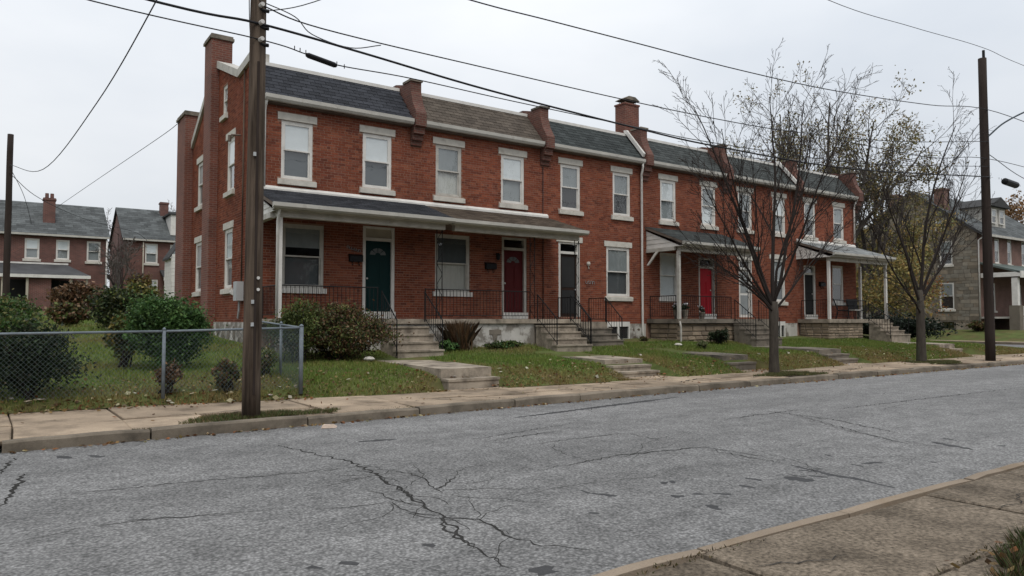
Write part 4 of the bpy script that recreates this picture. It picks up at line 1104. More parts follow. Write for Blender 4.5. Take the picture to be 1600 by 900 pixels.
lawn_steps(*STEPS[4], 2, 'two concrete garden steps below the far porch', rise=.2, ztop=.6)

# ------------------------------------------------------------------ chain-link fence
FP = [(-6.2, 14.7), (-2.6, 14.35), (2.45, 14.05), (4.86, 13.95), (4.9, 15.3), (4.95, 17.1)]
FZ = [(.4, 1.38), (.36, 1.40), (.38, 1.45), (.33, 1.50), (.45, 1.55), (.55, 1.62)]
def fence():
    t = thing('chain_link_fence', (4.86, 13.95, .3), 'grey chain-link fence round the side yard beside the end house', 'fence')
    for k, ((x_, y_), (za, zb)) in enumerate(zip(FP, FZ)):
        m = MB(); r_ = .042 if k == 3 else .03; m.tube([(x_, y_, za - .1), (x_, y_, zb + .02)], r_, 8); m.lathe((x_, y_, zb + .02), [(r_ * 1.1, 0), (r_ * .9, .03), (.005, .05)], 8); m.build('post', 'galv', t, smooth=True)
    for k in range(len(FP) - 1):
        a = np.array((*FP[k], FZ[k][1])); b = np.array((*FP[k + 1], FZ[k + 1][1]))
        m = MB(); m.tube([a, b], .022, 7); m.build('top_rail', 'galv', t, smooth=True)
        a0 = np.array((*FP[k], FZ[k][0])); b0 = np.array((*FP[k + 1], FZ[k + 1][0])); ln = float(np.linalg.norm((b - a)[:2]))
        m = MB(); h = 1.0; sp = .075; n = int((ln + h) / sp)
        P = lambda s, q: a0 + (b0 - a0) * s / ln + (a - a0 + ((b - a) - (b0 - a0)) * s / ln) * q
        for dirn in (1, -1):
            for i in range(n):
                s0 = i * sp - h; s1 = s0 + h; q0, q1 = 0., 1.
                if s0 < 0: q0 = -s0 / h; s0 = 0
                if s1 > ln: q1 = 1 - (s1 - ln) / h; s1 = ln
                if q1 - q0 < .02: continue
                if dirn < 0: s0, s1 = ln - s0, ln - s1
                m.tube([P(s0, q0), P(s1, q1)], .0019, 3, cap=False)
        m.build('wire_mesh', 'wire', t)
fence()

# ------------------------------------------------------------------ poles and cables
def crom(pts, n=8):
    p = [np.array(a, float) for a in pts]; p = [2 * p[0] - p[1]] + p + [2 * p[-1] - p[-2]]; o = []
    for i in range(1, len(p) - 2):
        for k in range(n):
            t = k / n
            o.append(.5 * ((2 * p[i]) + (-p[i - 1] + p[i + 1]) * t + (2 * p[i - 1] - 5 * p[i] + 4 * p[i + 1] - p[i + 2]) * t ** 2 + (-p[i - 1] + 3 * p[i] - 3 * p[i + 1] + p[i + 2]) * t ** 3))
    o.append(p[-2]); return o
def cable(pts, r_, label, n=8, name='overhead_cable', group='overhead cables'):
    m = MB(); m.tube(crom(pts, n), r_, 5); o = m.build(name, 'cable', at=tuple(pts[0]), smooth=True)
    return tag(o, label, 'cable', group)
PL = (3.3, 11.72); PR = (30.4, 12.2)
def utility_pole(x_, y_, r0, r1, h, z0, label, mat, lean=(0, 0)):
    t = thing('utility_pole', (x_, y_, z0), label, 'utility pole', 'wooden utility poles')
    m = MB(); n = 10; pts, rr = [], []
    for i in range(n + 1):
        f = i / n; pts.append((x_ + lean[0] * f + rnd.uniform(-.006, .006), y_ + lean[1] * f, z0 - .2 + (h + .2) * f)); rr.append((r0 + (r1 - r0) * f) * rnd.uniform(.98, 1.02))
    m.tube(pts, rr, 14); m.build('shaft', mat, t, smooth=True); return t
tl = utility_pole(PL[0], PL[1], .142, .112, 9.2, .1, 'weathered brown utility pole on the sidewalk in front of the end house', 'pole', (.03, 0))
for z_ in (6.05, 6.32, 6.6):
    m = MB(); m.tube([(PL[0] + .02, PL[1] - .12, z_), (PL[0] + .03, PL[1] - .22, z_)], .035, 7); m.build('insulator', 'porcelain', tl)
    m = MB(); m.tube([(PL[0] + .02, PL[1] - .10, z_ - .06), (PL[0] + .16, PL[1] - .10, z_ - .05)], .03, 6); m.build('cable_clamp', 'iron', tl)
for z_ in (2.3, 2.12):
    m = MB(); m.tube([(PL[0] + .04, PL[1] - .135, z_), (PL[0] + .04, PL[1] - .16, z_)], .025, 8); m.build('reflector', 'white', tl)
for zz in (1.55, 1.9, 4.2):
    m = MB(); m.box(PL[0] - .06, PL[0] - .02, PL[1] - .155, PL[1] - .13, zz, zz + .06); m.build('tag_plate', 'meter', tl)
m = MB(); m.box(PL[0] - .018, PL[0] + .018, PL[1] - .150, PL[1] - .12, .5, 5.7); m.build('cable_guard', 'poledark', tl)
tr = utility_pole(PR[0], PR[1], .17, .14, 11.45, .1, 'dark wooden utility pole beyond the second street tree', 'poledark')
m = MB(); m.tube([(PR[0], PR[1] - .05, 11.5), (PR[0], PR[1] - .05, 11.85)], .05, 7); m.build('insulator', 'iron', tr)
m = MB(); m.tube(crom([(PR[0], PR[1] - .14, 8.55), (PR[0], PR[1] - .7, 8.95), (PR[0], PR[1] - 1.6, 9.25), (PR[0], PR[1] - 2.4, 9.3)]), .03, 6); m.build('lamp_arm', 'galv', tr)
m = MB(); m.lathe((PR[0], PR[1] - 2.6, 9.16), [(.1, 0), (.16, .06), (.12, .16), (.04, .2)], 10); m.build('lamp_head', 'galv', tr)
tb = utility_pole(.45, 42.2, .15, .13, 8.6, 1.9, 'thin dark utility pole behind the far left back yard', 'poledark')

cable([(-6, 11.6, 6.7), (1.4, 11.6, 6.30), (3.3, 11.6, 6.31), (5.1, 11.75, 6.27), (7.8, 11.9, 6.15), (11.7, 12.0, 6.05), (14.9, 12.1, 6.04), (21.3, 12.2, 6.25), (30.4, 12.05, 7.0)], .021, 'thickest black cable, low across the brick facades between the poles')
cable([(3.3, 11.6, 6.62), (4.4, 11.8, 6.55), (7.8, 11.93, 6.59), (11.7, 12.05, 6.66), (15, 12.13, 6.76), (18.3, 12.2, 6.95), (24.1, 12.25, 7.5), (30.4, 12.05, 8.35)], .012, 'thin black cable above the thickest one, passing the chimney top')
cable([(-4, 11.6, 7.9), (3.3, 11.9, 7.85), (7.4, 11.94, 7.86), (9.4, 12.0, 7.95), (12.2, 12.05, 8.06), (15.8, 12.12, 8.2), (20.4, 12.2, 8.5), (26.4, 12.25, 9.1), (30.4, 12.05, 9.55), (40, 12.3, 10.0), (60, 12.5, 12)], .014, 'high black cable crossing the sky over the rooftops to the dark pole')
cable([(-4, 11.6, 6.5), (.6, 11.62, 6.12), (3.3, 11.6, 6.06), (4.1, 11.75, 6.04), (4.7, 11.82, 5.99), (6.1, 11.88, 6.05), (8.4, 11.95, 6.05), (11.7, 12.02, 6.07), (14.9, 12.1, 6.12), (22, 12.2, 6.5), (30.4, 12.05, 7.4)], .0105, 'thin cable that carries the black splice case')
cable([(2, 12.2, 13.0), (12, 12.2, 11.4), (20.1, 12.2, 11.2), (25.2, 12.2, 11.55), (30.4, 12.15, 11.95), (36, 12.3, 12.2), (60, 12.5, 13.5)], .010, 'topmost thin wire at the insulator on the dark pole', name='overhead_wire')
cable([(3.2, 11.85, 7.9), (4.4, 16.2, 8.3), (5.83, 21.2, 9.25)], .010, 'service wire running back from the near pole to the gable top', name='service_wire')
cable([(3.3, 11.6, 6.68), (3.9, 11.7, 6.6), (4.2, 11.72, 6.38), (4.9, 11.8, 6.33), (5.5, 11.85, 6.52)], .009, 'slack looping lead beside the near pole', 6, 'slack_lead')
cable([(3.3, 11.65, 6.5), (4.2, 11.0, 6.75), (6.5, 9.0, 7.9), (9, 6, 9.5)], .008, 'thin wire rising from near pole toward the street side', name='service_wire')
cable([(.45, 42.0, 9.0), (1.35, 32, 7.2), (2.1, 22, 7.4), (2.62, 15.5, 8.3), (2.9, 11.6, 9.0)], .014, 'sagging service wire from back yard pole up to the near pole', name='service_wire')
cable([(.45, 42.0, 8.6), (1.8, 46, 8.1), (4.5, 52, 7.85), (8, 58, 7.9), (9.5, 61.9, 7.7)], .016, 'service wire from back yard pole to the grey-roofed house', name='service_wire')
cable([(2.9, 52, 8.4), (4.2, 42, 8.8), (5.3, 32, 9.0), (5.56, 29.4, 9.1)], .012, 'thin wire from far roofs to the rear chimney', name='service_wire')
cable([(.45, 42.0, 8.9), (1.2, 48, 8.4), (1.9, 57.9, 8.0)], .014, 'short drop wire from back yard pole to roof with chimney', name='service_wire')
cable([(30.4, 12.1, 7.9), (36, 12.8, 7.6), (46, 14, 7.9), (62, 16, 9.0)], .014, 'low cable running right from the dark pole past the stone house')
cable([(30.4, 12.1, 9.4), (33, 14, 8.9), (40, 18, 8.0), (64, 26, 8.4)], .012, 'service wire from the dark pole down to the stone house', name='service_wire')
cable([(20, 12.15, 7.0), (26, 12.15, 7.2), (30.4, 12.1, 7.7), (40, 12.5, 8.1), (60, 12.8, 9)], .012, 'middle cable passing behind the second street tree')
def splice(a, b, r_, label):
    a, b = np.array(a), np.array(b)
    t = thing('splice_case', tuple((a + b) / 2), label, 'splice case', 'black cable splice cases')
    m = MB(); d = (b - a); fs = [0, .02, .06, .07, .1, .9, .93, .94, .98, 1]; rr = [.4, .75, .8, 1, 1, 1, 1, .8, .75, .4]
    m.tube([tuple(a + d * f) for f in fs], [r_ * q for q in rr], 10); m.build('case', 'black', t)
    for f in (-.35, -.18, .0, 1.0, 1.25):
        m = MB(); q = a + d * f; m.tube([tuple(q + (0, 0, .0)), tuple(q + (0, 0, .075))], .008, 4); m.build('hanger', 'iron', t)
splice((4.1, 11.72, 6.02), (4.66, 11.78, 5.96), .045, 'black cable splice case hanging in front of the dark roof')
splice((32.0, 12.2, 7.05), (33.2, 12.2, 7.0), .13, 'black cable splice case beside the dark far pole')

# ------------------------------------------------------------------ trees
def branch_paths(base, spec, seed):
    """recursive limbs; returns list of (points, radii, level)"""
    r = np.random.default_rng(seed); out = []
    def grow(p, d, r0, ln, lev):
        n = spec['seg'][lev]; pts, rr = [p], [r0]; q, dd = np.array(p, float), d / np.linalg.norm(d)
        r_end = r0 * spec['taper'][lev]
        for i in range(n):
            dd = dd + r.normal(size=3) * spec['wob'][lev] + np.array((0, 0, spec['trop'][lev])); dd /= np.linalg.norm(dd)
            q = q + dd * ln / n; pts.append(tuple(q)); rr.append(max(spec.get('rmin', .0045), r0 + (r_end - r0) * (i + 1) / n))
        out.append((pts, rr, lev))
        if lev + 1 >= len(spec['n']): return
        k = spec['n'][lev + 1]; k = max(1, int(round(k * r.uniform(.75, 1.25)))); f0 = spec['from'][lev + 1]
        for i in range(k):
            f = f0 + (1 - f0) * (i + r.uniform(.2, .9)) / k; f = min(f, .98); a = int(f * n); ff = f * n - a
            pp = np.array(pts[a]) * (1 - ff) + np.array(pts[min(a + 1, n)]) * ff
            tang = np.array(pts[min(a + 1, n)]) - np.array(pts[max(a - 1, 0)]); tang /= np.linalg.norm(tang) + 1e-9
            side = r.normal(size=3); side -= tang * (side @ tang); side /= np.linalg.norm(side)
            an = math.radians(r.uniform(*spec['ang'][lev + 1])); nd = tang * math.cos(an) + side * math.sin(an)
            rad = (rr[a]) * spec['rr'][lev + 1]; l2 = ln * spec['ln'][lev + 1] * (1 - spec.get('short', .5) * f) * r.uniform(.75, 1.25)
            grow(tuple(pp), nd, rad, l2, lev + 1)
    for (p, d, r0, ln) in spec['limbs']: grow(p, np.array(d, float), r0, ln, 0)
    return out
def tree(name, base, trunk, spec, label, group, seed, bark='bark', twig='twig', leaves=None, tris=(7, 5, 4, 3, 3)):
    t = thing(name, base, label, 'tree', group)
    m = MB(); pts = [tuple(np.array(base) + np.array(p)) for p, _ in trunk]; m.tube(pts, [q for _, q in trunk], 12); 
    m.build('trunk', bark, t, smooth=True)
    s = dict(spec); s['limbs'] = [(tuple(np.array(base) + np.array(p)), d, r0, ln) for p, d, r0, ln in spec['limbs']]
    paths = branch_paths(base, s, seed)
    m = MB(); c = MB()
    for pts, rr, lev in paths: (m if lev == 0 else c).tube(pts, rr, tris[min(lev, 4)], cap=False)
    m.build('limbs', twig, t, smooth=True); c.build('crown', twig, t)
    if leaves:
        ends = np.array([p[j] for p, r_, l in paths if l >= 2 for j in (-1, len(p) // 2)])
        n, size, pal, keep = leaves
        # keep leaves in some clumps of the crown only
        k = RNG.uniform(size=len(ends)) < keep
        cen = ends[RNG.integers(0, len(ends), 60)]
        if len(leaves) == 4:
            dmin = np.min(np.linalg.norm(ends[:, None, :] - cen[None], axis=2), axis=1); ends2 = ends[(dmin < np.quantile(dmin, keep))]
            P = ends2[RNG.integers(0, len(ends2), n)] + RNG.normal(size=(n, 3)) * .3
            V, F, T = leaves_np(P, size, pal); np_mesh('leaves', V, F, T, 'leaf', t)
    return t

def fan(n, base_z, tilt, r0, ln, rs, az0=0, jit=.15, dz=.0):
    r = random.Random(rs); o = []
    for i in range(n):
        az = az0 + 2 * math.pi * i / n + r.uniform(-.3, .3); ti = math.radians(r.uniform(*tilt))
        o.append(((0, 0, base_z + r.uniform(-dz, dz)), (math.sin(ti) * math.cos(az), math.sin(ti) * math.sin(az), math.cos(ti)), r0 * r.uniform(.75, 1.1), ln * r.uniform(.82, 1.08)))
    return o
BARE = dict(n=[1, 9, 6, 3], seg=[9, 7, 5, 3], taper=[.2, .25, .35, .6], wob=[.045, .06, .08, .11], trop=[.022, .06, .05, .02], rmin=.0055, ang=[None, (16, 36), (18, 42), (22, 50)],
            rr=[None, .5, .55, .6], ln=[None, .46, .42, .4], short=.45)
BARE['from'] = [0, .18, .15, .15]
s1 = dict(BARE); s1['limbs'] = [((0, 0, 1.95), (.05, .0, 1), .060, 6.2), ((0, 0, 1.9), (-.30, .1, 1), .052, 6.1), ((0, 0, 1.95), (.24, -.1, 1), .052, 6.1), ((0, 0, 1.85), (.46, .15, 1), .045, 5.2), ((0, 0, 1.85), (-.62, .05, 1), .045, 5.3), ((0, 0, 1.9), (-.95, .3, 1), .04, 4.3),
    ((0, 0, 2.0), (.1, .5, 1), .04, 5.3), ((0, 0, 2.0), (-.1, -.5, 1), .04, 5.3), ((0, 0, 1.75), (-1.3, -.1, .7), .034, 2.9), ((0, 0, 1.8), (-1.0, .3, .9), .034, 3.2), ((0, 0, 1.75), (.7, -.4, .9), .038, 3.4), ((0, 0, 1.8), (-.7, .6, .9), .034, 3.2)]
tree('street_tree', (18.02, 12.75, .12), [((0, 0, -.15), .18), ((0, 0, .08), .15), ((.0, 0, .5), .128), ((.01, 0, 1.2), .12), ((.02, 0, 1.7), .135), ((.02, 0, 2.05), .11)], s1,
     'large bare street tree with fanning branches in front of the far houses', 'bare street trees', 21)
s2 = dict(BARE); s2['limbs'] = [((0, 0, 1.9), (.02, .0, 1), .07, 6.7), ((0, 0, 2.1), (-.4, .1, 1), .048, 5.4), ((0, 0, 2.2), (.42, -.1, 1), .048, 5.4), ((0, 0, 1.9), (-.9, .2, .9), .04, 4.4), ((0, 0, 2.0), (1.0, .1, .8), .044, 4.6), ((0, 0, 2.3), (.8, -.3, 1), .04, 4.6), ((0, 0, 2.4), (.1, .45, 1), .04, 5.0), ((0, 0, 2.4), (.1, -.45, 1), .04, 5.0), ((0, 0, 1.75), (-1, -.4, .5), .034, 2.8)]
tree('street_tree', (27.3, 13.2, .13), [((0, 0, -.15), .2), ((0, 0, .1), .17), ((0, 0, .8), .15), ((0, 0, 1.9), .135), ((.01, 0, 2.6), .09)], s2,
     'second bare street tree with dark branches before the stone house', 'bare street trees', 33)

BIG = dict(n=[1, 8, 6, 4], seg=[9, 7, 5, 3], taper=[.2, .22, .25, .45], wob=[.1, .12, .13, .16], trop=[.03, .04, .03, .0], ang=[None, (25, 60), (25, 60), (30, 65)],
           rr=[None, .52, .55, .55], ln=[None, .5, .45, .42], short=.4, rmin=.012)
BIG['from'] = [0, .2, .2, .15]
BROWN = [(.21, .175, .07), (.17, .155, .065), (.24, .18, .08), (.14, .14, .07), (.19, .14, .065)]
MIXED = [(.25, .20, .065), (.18, .17, .06), (.28, .18, .06), (.15, .15, .06), (.30, .23, .08)]
def bigtree(base, h, label, seed, leaves, r0=.35, fork=.25, nl=6, tilt=(12, 42), group='trees behind the terrace', spec=BIG, name='tree', bark='twigfar'):
    s = dict(spec); zf = h * fork
    s['limbs'] = fan(nl, zf, tilt, r0 * .55, h * (1 - fork) * .95, seed, dz=.4)
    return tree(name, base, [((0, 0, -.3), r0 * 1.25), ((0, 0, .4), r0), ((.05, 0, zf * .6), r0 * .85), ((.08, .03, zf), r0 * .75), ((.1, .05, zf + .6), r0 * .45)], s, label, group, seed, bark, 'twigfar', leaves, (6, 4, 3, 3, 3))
bigtree((46.6, 28.4, .6), 16.0, 'tall half-bare tree rising behind the end of the terrace', 3, (3500, .11, BROWN, .3), nl=8, tilt=(8, 34))
bigtree((49.6, 27.0, .6), 13.5, 'olive-leaved tree between the terrace and the stone house', 8, (8000, .11, BROWN, .45), nl=6, r0=.34, tilt=(6, 24))
bigtree((45.0, 31.5, .6), 14.5, 'bare grey tree behind the last roof', 5, (2600, .11, BROWN, .3))
bigtree((52.5, 29.5, .5), 9.0, 'yellowing tree with low leaves beside the far porch', 13, (11000, .11, MIXED, .6), r0=.2, fork=.15, tilt=(15, 55))
bigtree((46.5, 25.5, .5), 6.0, 'low yellowish tree close behind the far porch', 41, (12000, .12, MIXED, .85), r0=.14, fork=.12, tilt=(20, 70))
bigtree((57.5, 28.6, .5), 4.2, 'small tree with orange autumn leaves before the stone gable', 17, (2000, .1, [(.30, .11, .03), (.24, .12, .04), (.17, .12, .04)], .6), r0=.12, fork=.15, tilt=(15, 60))
bigtree((95, 34.4, .9), 14.5, 'brown-leaved tree behind the stone house roof', 19, (9000, .22, [(.22, .12, .05), (.17, .10, .04), (.26, .15, .07)], .7), r0=.2)
bigtree((8.05, 66, 2.2), 6.2, 'bare brown tree between the two back houses', 23, None, r0=.16, group='trees among the back houses')
bigtree((6.9, 56.0, 2.2), 4.6, 'thin leafless tree right of the house with a porch', 29, None, r0=.1, group='trees among the back houses', nl=5)
bigtree((15.5, 84, 2.4), 11.0, 'distant bare tree over the grey-roofed house', 31, None, r0=.25, group='trees among the back houses')
bigtree((9.6, 78, 2.4), 8.0, 'distant bare tree seen through the gap between houses', 37, None, r0=.25, group='trees among the back houses')

# ------------------------------------------------------------------ houses in the background
def simple_house(label, x0, x1, y0, y1, zb, ze, zr, wallmat, roofmat, wins, group, gable_axis='x', over=.25):
    hs = thing('house', ((x0 + x1) / 2, y0, zb), label, 'house', group)
    F = FX(y0); op = [w_[:4] for w_ in wins]
    wall_shell(F, x0, x1, zb - 1, lambda u: ze, op, .25).build('wall', wallmat, hs)
    m = MB(); ym = (y0 + y1) / 2
    for xx in (x0, x1):
        s = .12 if xx == x0 else -.12
        m.prism([(y0 + .002, zb - 1), (y1, zb - 1), (y1, ze), (ym, zr), (y0 + .002, ze)], xx + .001 * (1 if s > 0 else -1), xx + s, lambda y, z, a_: (a_, y, z))
    m.box(x0 + .13, x1 - .13, y1 - .2, y1, zb - 1, ze); m.build('side_wall', wallmat, hs)
    m = MB(); o = over
    sl = (zr - ze) / (ym - y0)
    m.prism([(y0 - o, ze - o * sl), (ym, zr), (y1 + o, ze - o * sl), (y1 + o, ze - o * sl + .12), (ym, zr + .14), (y0 - o, ze - o * sl + .12)], x0 - .15, x1 + .15, lambda y, z, a_: (a_, y, z))
    rf = m.build('roof', 'tar', hs)
    def F3(u, s, h): y = y0 - o + (ym - y0 + o) * s; z = ze - o * sl + .125 + (zr - ze + o * sl + .02) * s; return (u, y - h * .5, z + h * .85)
    shingle_rows(F3, x0 - .15, x1 + .15, 10, roofmat, 'slates', rf, 16, .5, seed=int(x0 * 7 + 50))
    m = MB(); m.box(x0 - .1, x1 + .1, y0 - o - .1, y0 - o + .02, ze - o * sl - .02, ze - o * sl + .11); m.build('gutter', 'gutter', hs)
    for w_ in wins: window(hs, F, *w_[:4], up=w_[4], lo=w_[5], lint=False, sill='stone')
    return hs
b1 = simple_house('dull brick back house with wide grey roof and enclosed porch', -7.5, 6.35, 58, 66, 2.2, 7.42, 9.85, 'bricktex_far', 'slate',
                  [(-3.2, -2.35, 5.7, 7.05, 'blind', 'shade'), (-.75, .05, 5.7, 7.05, 'blind', 'shade'), (1.56, 2.38, 5.7, 7.05, 'blind', 'shade'), (3.32, 4.1, 5.72, 7.05, 'blind', 'shade'), (5.12, 5.95, 5.68, 7.06, 'shade', 'shade')], 'brick houses behind the back yard')
c = chimney(b1, 2.6, 3.3, 59.2, 59.9, 7.9, 9.85, 'bricktex_far')
m = MB(); m.lathe((2.8, 59.5, 9.9), [(.12, 0), (.11, .45), (.08, .45)], 8); m.lathe((3.1, 59.5, 9.9), [(.12, 0), (.11, .45), (.08, .45)], 8); m.build('flue', 'bricktex_far', c)
pipe(b1, [(5.98 + .33, 57.8, 7.2), (5.98 + .33, 57.9, 2.2)], .05, 'white')
m = MB(); m.add([(.2, 55.9, 4.55), (5.2, 55.9, 4.55), (4.0, 57.98, 5.35), (.2, 57.98, 5.35), (.2, 55.9, 4.45), (5.2, 55.9, 4.45), (4.0, 57.98, 5.2), (.2, 57.98, 5.2)], [(0, 1, 2, 3), (4, 7, 6, 5), (0, 4, 5, 1), (1, 5, 6, 2), (3, 7, 4, 0)])
m.build('porch_roof', M('dull_porch_roof', (.07, .07, .072), .9, .3, 1), b1)
m = MB(); m.box(.2, 5.2, 55.82, 55.9, 4.36, 4.56); m.box(.2, 4.05, 57.9, 57.97, 5.352, 5.46); m.build('porch_fascia', 'white', b1)
m = MB(); m.box(1.75, 3.0, 56.1, 57.95, 1.8, 4.35); m.build('porch_enclosure', 'bricktex_far', b1)
for xx in (.4, 1.7, 4.1, 5.0):
    m = MB(); m.box(xx - .07, xx + .07, 56.0, 56.12, 1.9, 4.36); m.build('porch_post', 'beige', b1)
m = MB(); m.box(.3, 5.1, 57.9, 57.985, 2.0, 4.3); m.build('porch_back', 'darkroom', b1)
b2 = simple_house('narrow brick back house with steep grey roof and white dormer', 7.9, 13.0, 62, 70, 2.3, 7.85, 10.5, 'bricktex_far', 'slate',
                  [(9.35, 10.23, 6.0, 7.5, 'blind', 'shade'), (11.11, 12.0, 6.0, 7.5, 'shade', 'shade'), (9.41, 10.28, 3.4, 4.75, 'blind', 'shade')], 'brick houses behind the back yard')
chimney(b2, 10.9, 11.5, 65.2, 65.8, 9.6, 11.1, 'bricktex_far')
pipe(b2, [(9.2, 61.8, 7.6), (9.2, 61.95, 2.2)], .05, 'beige')
m = MB(); m.prism([(11.2, 8.3), (12.8, 8.3), (12.8, 9.9), (11.2, 9.9)], 62.4, 64.5, lambda p, q, a_: (p, a_, q)); m.build('dormer', 'white', b2)
m = MB(); m.box(11.0, 13.0, 62.3, 65.0, 9.9, 10.02); m.build('dormer_roof', 'tar', b2)
m = MB(); m.add([(10.4, 60.2, 4.85), (12.9, 60.2, 4.85), (12.9, 61.98, 5.5), (10.4, 61.98, 5.5), (10.4, 60.2, 4.7), (12.9, 60.2, 4.7), (12.9, 61.98, 5.35), (10.4, 61.98, 5.35)], [(0, 1, 2, 3), (4, 7, 6, 5), (0, 4, 5, 1), (1, 5, 6, 2), (3, 7, 4, 0)]); m.build('porch_roof', 'tar', b2)
m = MB(); m.box(10.38, 12.9, 60.1, 60.2, 4.6, 4.86); m.box(10.5, 10.65, 60.2, 60.35, 2.3, 4.6); m.build('porch_post', 'white', b2)

t = thing('white_shed', (8.9, 44, 1.8), 'white clapboard outbuilding peeking out beside the brick gable', 'shed')
for k in range(18):
    z = 1.7 + k * .2; xl = 8.0 + max(0, (z - 5.15)) * .62; m = MB()
    m.box(xl, 12.5, 44.0, 44.04, z, z + .19); m.build('siding_board', 'white', t)
    if z < 5.1: m = MB(); m.box(7.97, 8.0, 44.05, 46, z, z + .19); m.build('siding_board', 'white', t)
m = MB(); m.add([(7.85, 44.05, 5.0), (10.3, 44.05, 8.9), (10.3, 46, 8.9), (7.85, 46, 5.0), (7.85, 44.05, 5.12), (10.3, 44.05, 9.02), (10.3, 46, 9.02), (7.85, 46, 5.12)], [(0, 1, 2, 3), (4, 7, 6, 5), (0, 4, 5, 1), (1, 5, 6, 2), (2, 6, 7, 3), (3, 7, 4, 0)]); m.build('roof', 'tar', t)
m = MB(); m.box(8.45, 8.85, 43.97, 44.0, 2.6, 4.3); m.build('window', 'darkroom', t)

# unseen houses behind the near sidewalk, added to darken porches and window reflections
def unseen_house(x0, x1, zr, wallmat, label):
    hs = thing('house', ((x0 + x1) / 2, -9, 0), label, 'house', 'unseen houses added on the near side of the street')
    m = MB(); m.box(x0, x1, -18, -9, -.3, 6.2); m.build('wall', wallmat, hs)
    m = MB(); m.prism([(-18.3, 6.0), (-8.6, 6.0), (-13.5, zr)], x0 - .2, x1 + .2, lambda y, z, a_: (a_, y, z)); m.build('roof', 'slate', hs)
    n = int((x1 - x0) / 2.2)
    for k in range(n):
        u = x0 + (x1 - x0) * (k + .5) / n
        for z in (1.1, 3.9):
            m = MB(); m.box(u - .55, u + .55, -9.0, -8.94, z, z + 1.7); wn = m.build('window', 'white', hs)
            m = MB(); m.box(u - .45, u + .45, -8.945, -8.93, z + .1, z + 1.6); m.build('pane', 'darkroom', wn)
    m = MB(); m.box(x0 + .3, x1 - .3, -9, -7, 2.9, 3.05); m.build('porch_roof', 'tar', hs)
for a, b, zr, wm, lb in ((-40, -27, 9.5, 'bricktex_far', 'unseen dull brick house added far down the near side of the street'), (-24, -13, 9.8, 'beige', 'unseen pale rendered house added on the near side of the street'), (-10, 1, 9.4, 'bricktex_far', 'unseen dull brick house added behind the near sidewalk'),
                     (4, 14, 9.8, 'beige', 'unseen pale house added behind the near sidewalk opposite the green door'), (17, 29, 9.5, 'bricktex_far', 'unseen dull brick house added opposite the bare street tree'), (32, 44, 9.6, 'brick_end', 'unseen brown brick house added opposite the far porch'), (48, 62, 9.6, 'bricktex_far', 'unseen dull brick house added at the far end of the near side')):
    unseen_house(a, b, zr, wm, lb)

# stone house across the side street
SX = 63.0
sh = thing('stone_house', (SX, 26, .8), 'grey stone house with brick front and white porch across the side street', 'house')
Fs = FS(SX)
SG = [(26.0, 8.6), (31.0, 12.3), (36.0, 8.6)]
sprof = lambda y: lerp(y, SG); sprof.pts = [26, 31, 36]
swin = [(27.85, 28.85, 6.1, 8.05), (27.8, 28.9, 2.5, 4.65), (28.4, 29.1, 9.05, 9.9), (32.2, 33.1, 2.6, 4.4), (32.2, 33.1, 6.2, 8.0)]
wall_shell(Fs, 26, 36, .2, sprof, swin + [(27.85, 28.75, .95, 1.5)], .3).build('gable_wall', 'stonemortar', sh)
def joined_stones(F, u0, u1, z0, z1, prof, opens, seed):
    r = random.Random(seed); m = MB(); z = z0
    while z < z1:
        h = r.uniform(.2, .34); u = u0
        while u < u1:
            ln = r.uniform(.3, .75); a, b = u + .012, min(u + ln - .012, u1); u += ln
            if b - a < .1 or prof((a + b) / 2) < z + h: continue
            zc = z + h / 2
            if any(o[0] - .12 < b and o[1] + .12 > a and o[2] - .1 < z + h and o[3] + .1 > z for o in opens): continue
            p = -.03 * r.uniform(.4, 1.2); f = r.uniform(.7, 1.3); w_ = r.uniform(-.06, .06)
            m.add([F(a, p, z + .012), F(b, p, z + .012), F(b, p, z + h - .012), F(a, p, z + h - .012), F(a, .0, z), F(b, .0, z), F(b, .0, z + h), F(a, .0, z + h)],
                  [(0, 1, 2, 3), (0, 4, 5, 1), (1, 5, 6, 2), (2, 6, 7, 3), (3, 7, 4, 0)], (f * (1 + w_), f, f * (1 - w_)))
        z += h
    return m
joined_stones(Fs, 26, 36, .8, 12.3, sprof, swin + [(27.85, 28.75, .9, 1.5)], 3).build('stonework', 'stonehouse', sh, tinted=True, kind='stuff')
for k, o in enumerate(swin): window(sh, Fs, *o, up='shade', lo='darkroom', lint=False, sill='stone')
m = MB(); m.add([Fs(27.85, .1, .95), Fs(28.75, .1, .95), Fs(28.75, .1, 1.5), Fs(27.85, .1, 1.5)], [(0, 1, 2, 3)]); m.build('basement_pane', 'glass', sh)
part_box(sh, 'foundation', 'conc', SX - .06, SX - .002, 28.9, 30.6, .4, 1.5); part_box(sh, 'foundation', 'conc', SX - .06, SX - .002, 26.2, 27.7, .4, 1.4)
Fb = FX(26.0)
bw = [(66.1, 66.95, 6.25, 8.25), (68.5, 69.3, 6.25, 8.25), (71.3, 72.1, 6.25, 8.3), (74, 74.9, 6.25, 8.3), (65.0, 66.0, 2.4, 4.6), (70.0, 71.0, 2.4, 4.6)]
wall_shell(Fb, SX + .02, 78, .2, lambda u: 8.6, bw, .3).build('brick_front', 'brick_end', sh)
for o in bw: window(sh, Fb, *o, up='shade', lo='darkroom', lint=False)
door(sh, Fb, 67.6, 68.8, 1.9, 4.5, 'door_dark', 4.0, 'glass', 'white', 'panel') if False else None
m = MB(); m.box(77.9, 78, 26.3, 36, .2, 8.6); m.box(63.4, 77.8, 35.8, 36, .2, 8.6); m.build('rear_wall', 'brick_end', sh)
